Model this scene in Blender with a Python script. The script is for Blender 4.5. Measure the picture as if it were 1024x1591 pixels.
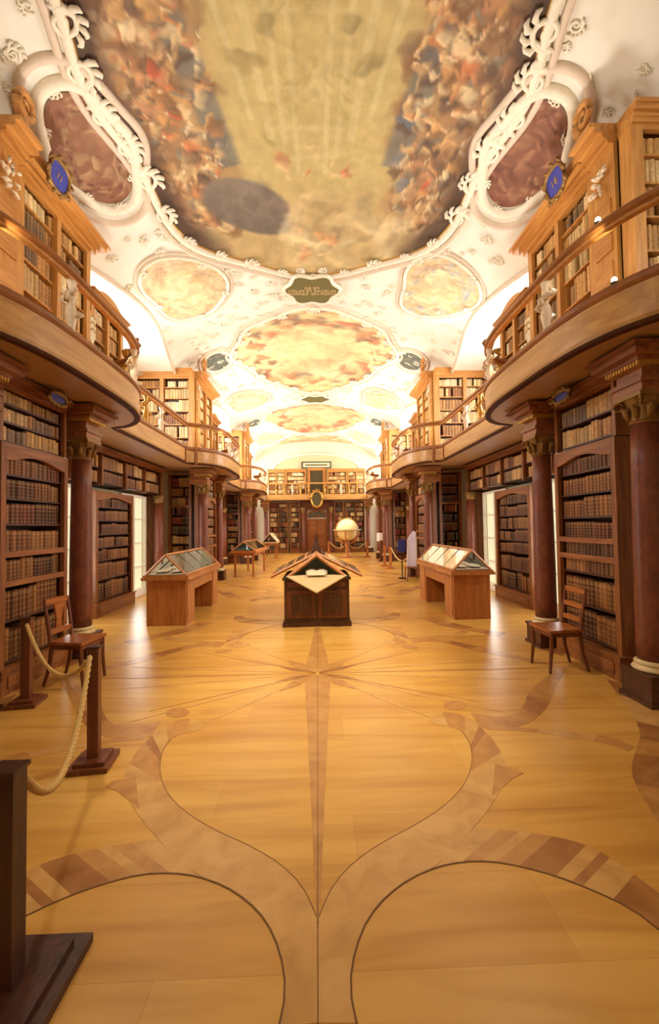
import bpy, math, random
import numpy as np
from mathutils import Vector, Matrix
random.seed(7); np.random.seed(7)
PI = math.pi
SC = bpy.context.scene
COL = SC.collection
for _o in list(bpy.data.objects): bpy.data.objects.remove(_o)

# ------------------------------------------------------------------ camera
FPX, CX, CY, HC = 650.0, 512.0, 795.5, 1.65
YAW, PITCH, ROLL = math.atan(19/FPX), math.atan(21.5/FPX), math.radians(0.8)
Fw = Vector((math.sin(YAW)*math.cos(PITCH), math.cos(YAW)*math.cos(PITCH), math.sin(PITCH)))
Rt0 = Vector((math.cos(YAW), -math.sin(YAW), 0)); Up0 = Rt0.cross(Fw)
Rt = Rt0*math.cos(ROLL) - Up0*math.sin(ROLL); Up = Up0*math.cos(ROLL) + Rt0*math.sin(ROLL)
CAMP = Vector((0.02, 0, HC))
cd = bpy.data.cameras.new('camera'); cam = bpy.data.objects.new('camera', cd); COL.objects.link(cam)
cam.matrix_world = Matrix(((Rt.x, Up.x, -Fw.x, CAMP.x), (Rt.y, Up.y, -Fw.y, CAMP.y), (Rt.z, Up.z, -Fw.z, CAMP.z), (0, 0, 0, 1)))
cd.sensor_fit = 'VERTICAL'; cd.sensor_height = 36; cd.lens = 36*FPX/1591; cd.clip_start = .02
SC.camera = cam
def ray(x, y): return Fw*FPX + Rt*(x-CX) + Up*(CY-y)
def G(x, y, z=0.0):                       # pixel -> point on the horizontal plane z
    d = ray(x, y); t = (z-CAMP.z)/d.z; return CAMP + d*t
def project(p):
    d = Vector(p)-CAMP; z = d.dot(Fw); return (CX+FPX*d.dot(Rt)/z, CY-FPX*d.dot(Up)/z)

# ------------------------------------------------------------------ world, light, exposure
w = bpy.data.worlds.new('sky'); SC.world = w; w.use_nodes = True
bg = w.node_tree.nodes['Background']; bg.inputs[0].default_value = (1, .97, .9, 1); bg.inputs[1].default_value = 1.0
SC.view_settings.view_transform = 'Standard'; SC.view_settings.look = 'None'
SC.view_settings.gamma = 1; SC.view_settings.use_curve_mapping = False
SC.view_settings.exposure = 0.36
PC = [4.83, 12.6, 20.0]                   # pier centres along the hall
BAYS = [1.0, 8.7, 16.3, 23.4]             # window bays between them
YEND, YBACK, XW = 26.5, -2.6, 5.0
def area(name, loc, rot, sx, sy, e, col=(1, 1, 1), spread=PI):
    l = bpy.data.lights.new(name, 'AREA'); l.shape = 'RECTANGLE'; l.size = sx; l.size_y = sy; l.energy = e; l.color = col; l.spread = spread
    o = bpy.data.objects.new(name, l); COL.objects.link(o); o.location = loc; o.rotation_euler = rot; return o
WARM, DAY = (1, .87, .66), (1, .98, .93)
def spot(name, loc, target, e, col, ang=100, blend=1.0, r=.08):
    l = bpy.data.lights.new(name, 'SPOT'); l.energy = e; l.color = col; l.spot_size = math.radians(ang); l.spot_blend = blend; l.shadow_soft_size = r
    o = bpy.data.objects.new(name, l); COL.objects.link(o); o.location = loc
    o.rotation_euler = (Vector(target)-Vector(loc)).to_track_quat('-Z', 'Y').to_euler(); return o
for i, b in enumerate(BAYS):              # daylight entering at the upper and lower windows of each bay
    for s in (-1, 1):
        area('window_daylight', (s*(XW-.12), b, 5.05), (0, s*PI/2, 0), 1.5, 2.3, [22, 110, 180, 190][i], DAY)
        for dy in (-1.45, 1.45):
            if i: area('window_daylight_low', (s*4.28, b+dy, 1.4), (0, s*PI/2, 0), 1.9, .7, 22, DAY)
for i, c in enumerate(PC):                # unseen warm spots added to brighten vault and floor; gallery lamps too
    for s in (-1, 1):
        spot('vault_fill_spot', (s*2.62, c+.3, 4.45), (s*.9, c+.3, 7.4), [125, 180, 190][i], (1, .96, .87), 150, r=.15)
        spot('floor_fill_spot', (s*2.75, c+.2, 5.85), (s*.2, c+.75, 0), [800, 940, 950][i], WARM, 80, r=.15)
        spot('gallery_lamp', (s*2.62, c-1.3, 4.25), (s*3.4, c-.4, 5.0), [45, 80, 90][i], WARM, 150, r=.12)
for i, b in enumerate(BAYS[1:]):
    for s in (-1, 1):
        spot('bay_fill_spot', (s*3.35, b, 4.4), (s*1.6, b, 7.0), [120, 170, 170][i], (1, .97, .9), 150, r=.2)  # unseen spot added to brighten the vault over the bay

# ------------------------------------------------------------------ mesh helpers
def lin(c):
    return tuple(((v/255)/12.92 if v/255 <= .04045 else ((v/255+.055)/1.055)**2.4) for v in c)
class MB:
    def __init__(s): s.v = []; s.f = []; s.c = []; s.uv = []; s.sm = []
    def box(s, x0, x1, y0, y1, z0, z1):
        i = len(s.v); s.v += [(x0,y0,z0),(x1,y0,z0),(x1,y1,z0),(x0,y1,z0),(x0,y0,z1),(x1,y0,z1),(x1,y1,z1),(x0,y1,z1)]
        s.f += [tuple(i+k for k in q) for q in ((3,2,1,0),(4,5,6,7),(0,1,5,4),(1,2,6,5),(2,3,7,6),(3,0,4,7))]; return s
    def prism(s, poly, z0, z1, top_only=False):                        # polygon in xy extruded in z
        i = len(s.v); n = len(poly)
        s.v += [(p[0],p[1],z0) for p in poly]+[(p[0],p[1],z1) for p in poly]
        a = sum(poly[k][0]*poly[(k+1)%n][1]-poly[(k+1)%n][0]*poly[k][1] for k in range(n))
        t = tuple(range(i+n, i+2*n)); b = tuple(range(i+n-1, i-1, -1))
        s.f.append(t if a > 0 else t[::-1])
        if not top_only: s.f.append(b if a > 0 else b[::-1])
        for k in range(n):
            q = (i+k, i+(k+1)%n, i+n+(k+1)%n, i+n+k); s.f.append(q if a > 0 else q[::-1])
        return s
    def slab(s, poly, y0, y1):                                         # polygon in xz extruded along y
        t = MB().prism(poly, y0, y1); i = len(s.v)
        s.v += [(p[0], p[2], p[1]) for p in t.v]; s.f += [tuple(i+k for k in f)[::-1] for f in t.f]; return s
    def lathe(s, prof, n=16, cx=0, cy=0, smooth=True, a0=0):
        i = len(s.v); m = len(prof)
        for r, z in prof:
            for k in range(n):
                a = a0+2*PI*k/n; s.v.append((cx+r*math.cos(a), cy+r*math.sin(a), z))
        for j in range(m-1):
            for k in range(n):
                s.f.append((i+j*n+k, i+j*n+(k+1)%n, i+(j+1)*n+(k+1)%n, i+(j+1)*n+k))
        s.f.append(tuple(i+k for k in range(n))[::-1]); s.f.append(tuple(i+(m-1)*n+k for k in range(n)))
        return s
    def tube(s, pts, r, n=6, closed=False):
        pts = [Vector(p) for p in pts]; i = len(s.v); m = len(pts)
        up = Vector((0, 0, 1))
        for j, p in enumerate(pts):
            a = pts[(j-1) % m] if (closed or j) else p; b = pts[(j+1) % m] if (closed or j < m-1) else p
            t = (b-a).normalized() if (b-a).length > 1e-9 else Vector((0, 1, 0))
            u = t.cross(up)
            if u.length < .05: u = t.cross(Vector((1, 0, 0)))
            u.normalize(); q = t.cross(u)
            rr = r[j] if isinstance(r, (list, tuple)) else r
            for k in range(n):
                an = 2*PI*k/n; s.v.append(tuple(p+u*rr*math.cos(an)+q*rr*math.sin(an)))
        for j in range(m if closed else m-1):
            for k in range(n):
                s.f.append((i+j*n+k, i+j*n+(k+1) % n, i+((j+1) % m)*n+(k+1) % n, i+((j+1) % m)*n+k))
        if not closed:
            s.f.append(tuple(i+k for k in range(n))[::-1]); s.f.append(tuple(i+(m-1)*n+k for k in range(n)))
        return s
    def sweep(s, path, prof, closed_prof=True):                        # path [(x,y,nx,ny)], profile [(offset,z)]
        i = len(s.v); n = len(prof)
        for x, y, nx, ny in path:
            for o, z in prof: s.v.append((x+nx*o, y+ny*o, z))
        for j in range(len(path)-1):
            for k in range(n if closed_prof else n-1):
                s.f.append((i+j*n+k, i+(j+1)*n+k, i+(j+1)*n+(k+1) % n, i+j*n+(k+1) % n))
        if closed_prof:
            s.f.append(tuple(i+k for k in range(n))); s.f.append(tuple(i+(len(path)-1)*n+k for k in range(n))[::-1])
        return s
    def ball(s, c, r, n=10, m=7, sz=1):
        pr = [(max(1e-4, r*math.sin(PI*k/m)), c[2]-sz*r*math.cos(PI*k/m)) for k in range(m+1)]
        return s.lathe(pr, n, c[0], c[1])
    def xf(s, fn, i0=0):
        s.v[i0:] = [fn(*p) for p in s.v[i0:]]; return s
def mesh(name, mb, mat, smooth=False):
    me = bpy.data.meshes.new(name); me.from_pydata(mb.v, [], mb.f)
    if mat: me.materials.append(mat)
    if smooth: me.shade_smooth()
    if mb.c:
        at = me.color_attributes.new('Col', 'FLOAT_COLOR', 'POINT'); at.data.foreach_set('color', np.asarray(mb.c, dtype=np.float32).ravel())
    if mb.uv:
        ul = me.uv_layers.new(name='UVMap'); li = np.zeros(len(me.loops), dtype=np.int32); me.loops.foreach_get('vertex_index', li)
        ul.data.foreach_set('uv', np.asarray(mb.uv, dtype=np.float32)[li].ravel())
    me.update(); return me
def link(name, me, parent=None, loc=None, rz=None):
    o = bpy.data.objects.new(name, me); COL.objects.link(o)
    if parent is not None: o.parent = parent
    if loc is not None: o.location = loc
    if rz is not None: o.rotation_euler = (0, 0, rz)
    return o
def part(name, mb, mat, parent=None, smooth=False, **k):
    return link(name, mesh(name, mb, mat, smooth), parent, **k)
def tag(o, label=None, cat=None, group=None, kind=None):
    if label: o['label'] = label
    if cat: o['category'] = cat
    if group: o['group'] = group
    if kind: o['kind'] = kind
    return o
def thing(name, label, cat, loc=(0, 0, 0), rz=0, group=None):
    return tag(link(name, None, None, loc, rz), label, cat, group)
def rect(x0, x1, y0, y1): return [(x0, y0), (x1, y0), (x1, y1), (x0, y1)]

# ------------------------------------------------------------------ materials
def newmat(name):
    m = bpy.data.materials.new(name); m.use_nodes = True; nt = m.node_tree
    return m, nt, nt.nodes['Principled BSDF']
def nn(nt, t, **k):
    n = nt.nodes.new(t)
    for a, b in k.items(): setattr(n, a, b)
    return n
def ramp(nt, cols, pos=None):
    r = nn(nt, 'ShaderNodeValToRGB'); e = r.color_ramp.elements
    while len(e) < len(cols): e.new(.5)
    for i, c in enumerate(cols):
        e[i].position = pos[i] if pos else i/(len(cols)-1); e[i].color = (*lin(c), 1)
    return r
def noisy(name, cols, scale=(3, 3, 3), nscale=4, rough=.5, detail=4, bump=0, bscale=30, metal=0, spec=.5, coat=0, pos=None, dist=0):
    m, nt, b = newmat(name); L = nt.links.new
    tc = nn(nt, 'ShaderNodeTexCoord'); mp = nn(nt, 'ShaderNodeMapping'); mp.inputs['Scale'].default_value = scale
    no = nn(nt, 'ShaderNodeTexNoise'); no.inputs['Scale'].default_value = nscale; no.inputs['Detail'].default_value = detail; no.inputs['Distortion'].default_value = dist
    r = ramp(nt, cols, pos)
    L(tc.outputs['Object'], mp.inputs[0]); L(mp.outputs[0], no.inputs[0]); L(no.outputs[0], r.inputs[0]); L(r.outputs[0], b.inputs['Base Color'])
    b.inputs['Roughness'].default_value = rough; b.inputs['Metallic'].default_value = metal; b.inputs['Specular IOR Level'].default_value = spec
    if coat: b.inputs['Coat Weight'].default_value = coat; b.inputs['Coat Roughness'].default_value = .15
    if bump:
        n2 = nn(nt, 'ShaderNodeTexNoise'); n2.inputs['Scale'].default_value = bscale; n2.inputs['Detail'].default_value = 5
        bp = nn(nt, 'ShaderNodeBump'); bp.inputs['Strength'].default_value = bump; bp.inputs['Distance'].default_value = .02
        L(tc.outputs['Object'], n2.inputs[0]); L(n2.outputs[0], bp.inputs['Height']); L(bp.outputs[0], b.inputs['Normal'])
    return m
def wood(name, c0, c1, axis='z', rough=.38, s=1.0, coat=0, spec=.5):
    st = {'x': (.6, 7, 7), 'y': (7, .6, 7), 'z': (7, 7, .6)}[axis]
    mid = tuple((a+b)/2 for a, b in zip(c0, c1))
    return noisy(name, [c0, mid, c1], tuple(k*s for k in st), 3, rough, 6, .08, 60, coat=coat, dist=.6, spec=spec, pos=[.3, .5, .72])
M = {}
M['oak'] = wood('walnut wood lower', (108, 60, 27), (164, 102, 53))
M['oakx'] = wood('walnut wood rails', (114, 64, 29), (170, 106, 55), 'x')
M['dark'] = wood('dark walnut', (58, 32, 19), (94, 53, 30))
M['honey'] = wood('honey wood gallery', (176, 118, 54), (216, 160, 86))
M['honeyx'] = wood('honey wood rails', (176, 116, 52), (214, 156, 84), 'x')
M['fascia'] = wood('burl fascia veneer', (178, 130, 70), (212, 166, 98), 'y', .35, .6)
M['fasciax'] = wood('burl fascia veneer cross', (178, 130, 70), (212, 166, 98), 'x', .35, .6)
M['mould'] = wood('moulding wood', (126, 74, 32), (168, 106, 52), 'y')
M['edge'] = noisy('dark edge paint', [(62, 34, 20), (88, 50, 28)], rough=.85, spec=.15)
M['soffit'] = noisy('painted soffit', [(150, 108, 66), (170, 128, 82)], rough=.6, nscale=2)
M['marble'] = noisy('red brown stucco marble', [(74, 35, 24), (130, 70, 44), (100, 50, 34), (158, 98, 66)], (2, 2, 1), 5, .36, 8, dist=1.5)
M['gilt'] = noisy('gilding', [(176, 124, 46), (226, 184, 96)], rough=.35, metal=.6, nscale=20)
M['bronze'] = noisy('gilded bronze capital', [(96, 66, 30), (172, 130, 66)], rough=.45, metal=.4, nscale=25, bump=.4)
M['cream'] = noisy('cream stone ring', [(196, 168, 118), (222, 198, 150)], rough=.4, nscale=8)
M['stucco'] = noisy('white stucco', [(226, 221, 203), (238, 235, 222), (244, 242, 234)], nscale=1.3, rough=.8, bump=.12, bscale=9)
M['stucco_orn'] = noisy('stucco ornament', [(224, 208, 176), (242, 234, 214), (236, 222, 200)], nscale=5, rough=.7)
M['pinkband'] = noisy('pink grey stucco band', [(214, 194, 172), (230, 214, 194)], nscale=4, rough=.7)
M['plaster'] = noisy('plaster wall', [(226, 214, 188), (238, 228, 206)], nscale=2, rough=.85)
M['lunette'] = noisy('greenish lunette plaster', [(196, 190, 148), (212, 204, 166)], nscale=1, rough=.85)
M['paper'] = noisy('paper', [(222, 208, 170), (244, 236, 210)], nscale=6, rough=.8)
M['rope'] = noisy('hemp rope', [(190, 150, 84), (226, 192, 126)], nscale=30, rough=.85, bump=.3, bscale=90)
M['redwood'] = wood('reddish barrier wood', (86, 42, 22), (130, 70, 39))
M['dpost'] = wood('dark barrier post wood', (50, 26, 18), (84, 44, 28))
M['case'] = wood('cherry cabinet wood', (158, 92, 42), (202, 130, 70))
M['casex'] = wood('cherry cabinet rim', (168, 104, 50), (212, 144, 80), 'y')
M['cherry'] = wood('chair seat cherry', (140, 76, 34), (182, 112, 58), 'x', .3)
M['felt'] = noisy('green felt', [(28, 58, 40), (44, 84, 58)], nscale=20, rough=.95)
M['black'] = noisy('black iron', [(20, 18, 18), (38, 34, 32)], rough=.4)
M['blue'] = noisy('blue enamel', [(40, 44, 130), (62, 66, 160)], rough=.4)
M['slate'] = noisy('dark slate green', [(58, 68, 58), (98, 104, 88)], nscale=6, rough=.6)
M['olive'] = noisy('olive plaque', [(92, 88, 48), (122, 114, 66)], nscale=8, rough=.6)
M['fig'] = noisy('painted carving', [(230, 190, 150), (248, 232, 206), (200, 150, 90)], nscale=9, rough=.5)
M['lilac'] = noisy('lilac board', [(220, 208, 248), (250, 246, 255)], nscale=3, rough=.6)
M['white'] = noisy('white card', [(240, 236, 228), (250, 248, 244)], rough=.7)
M['darkpic'] = noisy('dark portrait canvas', [(40, 34, 22), (74, 66, 40), (110, 90, 60)], nscale=5, rough=.4)
def emis(name, col, e):
    m, nt, b = newmat(name); b.inputs['Base Color'].default_value = (*lin(col), 1)
    b.inputs['Emission Color'].default_value = (*lin(col), 1); b.inputs['Emission Strength'].default_value = e; return m
M['daypane'] = emis('daylit window pane', (255, 250, 240), 2.6)
M['blind'] = emis('daylit pale blind', (228, 224, 190), .5)
M['lampglow'] = emis('small lamp glow', (255, 236, 210), 6)
def glassmat():
    m, nt, b = newmat('display glass'); L = nt.links.new
    g = nn(nt, 'ShaderNodeBsdfGlossy'); g.inputs['Roughness'].default_value = .03; t = nn(nt, 'ShaderNodeBsdfTransparent')
    fr = nn(nt, 'ShaderNodeFresnel'); fr.inputs[0].default_value = 1.5; mx = nn(nt, 'ShaderNodeMixShader')
    L(fr.outputs[0], mx.inputs[0]); L(t.outputs[0], mx.inputs[1]); L(g.outputs[0], mx.inputs[2]); L(mx.outputs[0], nt.nodes['Material Output'].inputs[0]); return m
M['glass'] = glassmat()
M['darkglass'] = noisy('dark lid glass', [(70, 64, 52), (120, 108, 84)], rough=.12, nscale=3)
def colmat(name, rough=.6, bands=False, noise=.25, nscale=14):
    m, nt, b = newmat(name); L = nt.links.new
    a = nn(nt, 'ShaderNodeAttribute', attribute_name='Col'); tc = nn(nt, 'ShaderNodeTexCoord')
    no = nn(nt, 'ShaderNodeTexNoise'); no.inputs['Scale'].default_value = nscale; no.inputs['Detail'].default_value = 5; L(tc.outputs['Object'], no.inputs[0])
    mr = nn(nt, 'ShaderNodeMapRange'); mr.inputs[1].default_value = .3; mr.inputs[2].default_value = .7; mr.inputs[3].default_value = 1-noise; mr.inputs[4].default_value = 1+noise
    L(no.outputs[0], mr.inputs[0])
    mx = nn(nt, 'ShaderNodeMix', data_type='RGBA', blend_type='MULTIPLY'); mx.inputs[0].default_value = 1
    L(a.outputs['Color'], mx.inputs[6]); L(mr.outputs[0], mx.inputs[7]); out = mx.outputs[2]
    if bands:                               # raised gilt bands across the spines
        uv = nn(nt, 'ShaderNodeUVMap'); sp = nn(nt, 'ShaderNodeSeparateXYZ'); L(uv.outputs[0], sp.inputs[0])
        r = nn(nt, 'ShaderNodeValToRGB'); e = r.color_ramp.elements; r.color_ramp.interpolation = 'CONSTANT'
        st = [(0, 0), (.08, 1), (.1, 0), (.26, .8), (.28, 0), (.44, .8), (.46, 0), (.62, .3), (.66, .8), (.68, 0), (.8, 1), (.82, .4), (.9, 1), (.92, 0)]
        while len(e) < len(st): e.new(.5)
        for i, (p, v) in enumerate(st): e[i].position = p; e[i].color = (v, v, v, 1)
        L(sp.outputs[1], r.inputs[0])
        ml = nn(nt, 'ShaderNodeMath', operation='MULTIPLY'); L(r.outputs[0], ml.inputs[0]); ml.inputs[1].default_value = .55
        m2 = nn(nt, 'ShaderNodeMix', data_type='RGBA'); m2.inputs[7].default_value = (*lin((206, 160, 92)), 1)
        L(ml.outputs[0], m2.inputs[0]); L(out, m2.inputs[6]); out = m2.outputs[2]
    L(out, b.inputs['Base Color']); b.inputs['Roughness'].default_value = rough; return m
M['book'] = colmat('leather book', .5, True, .25, 30)
M['fresco'] = colmat('fresco paint', .75, False, .12, 6)
def floormat(name, c0, c1, c2, scale, rough=.3):
    m = noisy(name, [c0, c1, c2], scale, 2.2, rough, 7, .03, 40, dist=.8, pos=[.28, .5, .74], spec=.45)
    return m
M['floor'] = floormat('maple parquet field', (186, 133, 58), (204, 153, 73), (215, 166, 84), (.35, 3.2, 1))
M['floor2'] = floormat('maple parquet field warm', (180, 126, 53), (198, 146, 68), (209, 159, 79), (.35, 3.2, 1))
M['floor3'] = floormat('maple parquet field pale', (191, 140, 64), (208, 159, 79), (219, 171, 90), (.35, 3.2, 1))
M['fieldd'] = floormat('maple parquet diagonal', (198, 138, 60), (214, 158, 76), (224, 170, 90), (1.6, 1.6, 1))
M['band0'] = floormat('ash inlay light', (180, 133, 70), (198, 151, 86), (210, 165, 100), (2.4, 2.4, 1))
M['band1'] = floormat('walnut inlay mid', (164, 112, 56), (182, 130, 70), (196, 146, 84), (3, 3, 1))
M['band2'] = floormat('walnut inlay dark', (138, 86, 42), (158, 106, 56), (174, 122, 68), (3, 3, 1))
M['joint'] = noisy('dark joint', [(96, 62, 30), (124, 82, 42)], rough=.7)
M['globe'] = noisy('globe paper gores', [(214, 196, 130), (236, 222, 168), (196, 176, 110)], nscale=3, rough=.5)

# ------------------------------------------------------------------ setting: floor
floor = tag(part('floor', MB().box(-XW-.2, XW+.2, YBACK-.2, YEND+.2, -.1, -.012), M['joint']), kind='structure')
Y0 = G(489, 1046).y
nb = 0; yb_ = YBACK
while yb_ < YEND:                            # wide maple boards laid across the hall, staggered
    xc = [-XW-.15, -2.6+.9*(nb % 3-1), .2+.8*((nb*2) % 3-1), 2.7+.7*((nb+1) % 3-1), XW+.15]
    for k in range(4):
        part('floor_board', MB().box(xc[k]+.0004, xc[k+1]-.0004, yb_+.0004, min(yb_+.42, YEND+.1)-.0004, -.012, 0), M[('floor', 'floor2', 'floor', 'floor3')[(nb*5+k*3) % 4]], floor)
    nb += 1; yb_ += .42
def g2(x, y): p = G(512+x/2, 1000+y/2); return (p.x, p.y)
def resample(pl, n):
    d = [0]
    for a, b in zip(pl, pl[1:]): d.append(d[-1]+math.dist(a, b))
    out = []
    for k in range(n):
        t = d[-1]*k/(n-1); j = 0
        while j < len(pl)-2 and d[j+1] < t: j += 1
        u = (t-d[j])/max(1e-9, d[j+1]-d[j]); out.append((pl[j][0]+(pl[j+1][0]-pl[j][0])*u, pl[j][1]+(pl[j+1][1]-pl[j][1])*u))
    return out
def smooth2(pl, it=2):
    for _ in range(it):
        q = [pl[0]]
        for a, b in zip(pl, pl[1:]):
            q += [(a[0]*.75+b[0]*.25, a[1]*.75+b[1]*.25), (a[0]*.25+b[0]*.75, a[1]*.25+b[1]*.75)]
        pl = q+[pl[-1]]
    return pl
PIECES = []                                # (polygon, material, height)
def band(e1, e2, segs, z, n=12):
    tot = sum(s[0] for s in segs); N = 200
    a = resample(smooth2(e1), N+1); b = resample(smooth2(e2), N+1); k = 0; acc = 0
    for ln, mt in segs:
        acc += ln; k2 = round(N*acc/tot); st = max(1, (k2-k)//n)
        idx = list(range(k, k2, st))+[k2]
        PIECES.append(([a[i] for i in idx]+[b[i] for i in reversed(idx)], mt, z)); k = k2
def strip(pl, wd, mt, z):
    pl = resample(smooth2(pl), 26); l = []; r = []
    for i, p in enumerate(pl):
        a = pl[max(0, i-1)]; b = pl[min(len(pl)-1, i+1)]; t = Vector((b[0]-a[0], b[1]-a[1])).normalized()
        l.append((p[0]-t.y*wd/2, p[1]+t.x*wd/2)); r.append((p[0]+t.y*wd/2, p[1]-t.x*wd/2))
    PIECES.append((l+r[::-1], mt, z))
Ue = [g2(*p) for p in ((-50,1180),(-50,1000),(-50,880),(0,765),(60,692),(150,625),(300,548),(400,470),(445,390),(440,310),(410,270),(370,255),(330,253),(308,238))]
Le = [g2(*p) for p in ((90,1180),(66,1100),(65,1030),(80,950),(110,870),(160,800),(240,735),(330,695),(410,620),(500,510),(540,440),(555,390),(535,340),(510,300),(470,260),(430,228),(380,213),(330,215),(308,238))]
band(Ue, Le, [(2.2,'band0'),(1.8,'band0'),(1.6,'band0'),(.8,'band1'),(.3,'band2'),(.5,'band0'),(.5,'band1'),(.6,'band0')], .0022)
B1 = [g2(*p) for p in ((450,575),(540,580),(640,590),(760,612),(850,650),(950,720),(1024,775),(1150,900))]
B2 = [g2(*p) for p in ((330,694),(400,680),(480,675),(560,685),(700,720),(850,780),(950,830),(1024,890),(1130,990))]
band(B1, B2, [(.7,'band0'),(.5,'band1'),(.35,'band0'),(.5,'band1'),(.8,'band2'),(.35,'band0'),(.2,'band2'),(.6,'band0'),(1.5,'band2')], .0018)
strip([g2(*p) for p in ((84,1180),(66,1100),(65,1030),(80,950),(110,870),(160,800),(240,735),(330,695),(400,680),(480,675),(560,685),(700,720),(850,780),(950,830),(1024,890))], .007, 'joint', .003)
strip([g2(*p) for p in ((-40,870),(0,765),(60,692),(150,625),(300,548),(400,470),(445,390),(440,310),(410,270))], .004, 'joint', .003)
C1 = [g2(*p) for p in ((440,215),(520,230),(580,220),(610,185),(612,160),(640,130),(690,90),(705,70))]
C2 = [g2(*p) for p in ((470,262),(560,268),(640,240),(690,180),(700,140),(715,115),(735,80),(745,60))]
band(C1, C2, [(1,'band1'),(.6,'band2'),(1,'band1'),(1,'band1')], .0016)
D1 = [g2(*p) for p in ((490,255),(620,262),(760,278),(860,285),(950,320))]
D2 = [g2(*p) for p in ((490,268),(620,272),(760,295),(860,310),(930,335))]
band(D1, D2, [(1,'band1'),(1,'band0'),(.6,'band1')], .0014)
E1 = [g2(*p) for p in ((860,110),(975,262),(950,335),(935,390),(955,455),(1010,530),(1060,640))]
E2 = [g2(*p) for p in ((1010,150),(1100,262),(1100,335),(1100,390),(1130,455),(1180,530),(1250,640))]
band(E1, E2, [(.8,'band2'),(1,'band0'),(.6,'band2'),(.5,'band1'),(.8,'band2'),(1,'band1')], .0012)
lf = []
for k in range(14):
    a = 2*PI*k/14; lf.append(g2(390+36*math.cos(a), 192+15*math.sin(a)))
PIECES.append((lf, 'band1', .0024))
for p in (((515,372),(545,384),(580,387),(605,404),(575,416),(545,440),(505,478)),): PIECES.append(([g2(*q) for q in p], 'band1', .0023))
def kite(ang, ln, wd, at, mt, z):
    c, s = math.cos(ang), math.sin(ang); q = []
    for u, v in ((.02, 0), (at*ln, wd), (ln, 0), (at*ln, -wd)): q.append((u*c-v*s, Y0+u*s+v*c))
    PIECES.append((q, mt, z))
XSYM = []
nq = len(PIECES)
for a in (9, 34, 50): kite(-math.radians(a), 2.35-.012*a, .022, .55, 'band0', .002)
kite(-math.radians(30), 1.75, .012, .4, 'band1', .0026)
kite(-math.radians(52), .62, .07, .6, 'band1', .003); kite(-math.radians(28), .5, .05, .6, 'band2', .003)
shm = {}
def addpiece(poly, mt, z, fx, fy, oy):
    q = [(fx*(max(x, .002) if abs(x) < .1 and z < .0024 else x), (Y0+fy*((min(y, Y0-.004) if z < .0027 else y)-Y0))+oy) for x, y in poly]
    part('inlay_piece', MB().prism(q, -.02, z, True), M[mt], floor)
for oy, full in ((0, True), (PC[1]-PC[0], False), (PC[2]-PC[0], False)):
    for poly, mt, z in PIECES:
        for fx in (1, -1):
            for fy in (1, -1): addpiece(poly, mt, z, fx, fy, oy)
    for fy in (1, -1):
        addpiece([(-.135, Y0-.28), (0, Y0-.03), (.135, Y0-.28), (.1, Y0-.9), (.03, Y0-2.4), (0, Y0-3.05), (-.03, Y0-2.4), (-.1, Y0-.9)], 'band1', .0031, 1, fy, oy)
        addpiece([(-.002, Y0-.1), (.002, Y0-.1), (.002, Y0-3.6), (-.002, Y0-3.6)], 'joint', .0034, 1, fy, oy)
    for fx in (1, -1): addpiece([(fx*.03, Y0), (fx*2.0, Y0+.03), (fx*2.75, Y0), (fx*2.0, Y0-.03)], 'band1', .0028, 1, 1, oy)

# ------------------------------------------------------------------ setting: vault, walls, windows
KY = [-2.9, PC[0], PC[1], PC[2], 27.6]
def phase(y):
    j = max(0, min(3, sum(y > k for k in KY)-1)); return j-1+(y-KY[j])/(KY[j+1]-KY[j])
def crown(y): return 6.91+.22*math.cos(2*PI*phase(y))
UY = [4.12, 11.36, 18.7]                   # entrance-side face of each upper pier
def main_vault(x, y): return 5.62+(crown(y)-5.62)*max(0, 1-(abs(x)/3.82)**2.2)**(1/2.2)
def vault(x, y):
    h = 5.62+(crown(y)-5.62)*max(0, 1-(abs(x)/3.82)**2.2)**(1/2.2)
    t = (phase(y) % 1)-.5; q = 1-(t/.37)**2
    return max(h, 5.8+.34*q) if q > 0 else h
NX, NY = 240, 300
cm = MB(); xs = np.linspace(-XW-.1, XW+.1, NX+1); ys = np.linspace(YBACK-.1, YEND+.1, NY+1)
for y in ys:
    for x in xs: cm.v.append((x, y, vault(x, y)))
for j in range(NY):
    for i in range(NX):
        a = j*(NX+1)+i; cm.f.append((a, a+NX+1, a+NX+2, a+1))
ceiling = tag(part('ceiling', cm, M['stucco'], smooth=True), kind='structure')
def oc(x, y, off=.02): return (x, y, vault(x, y)-off)

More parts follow.
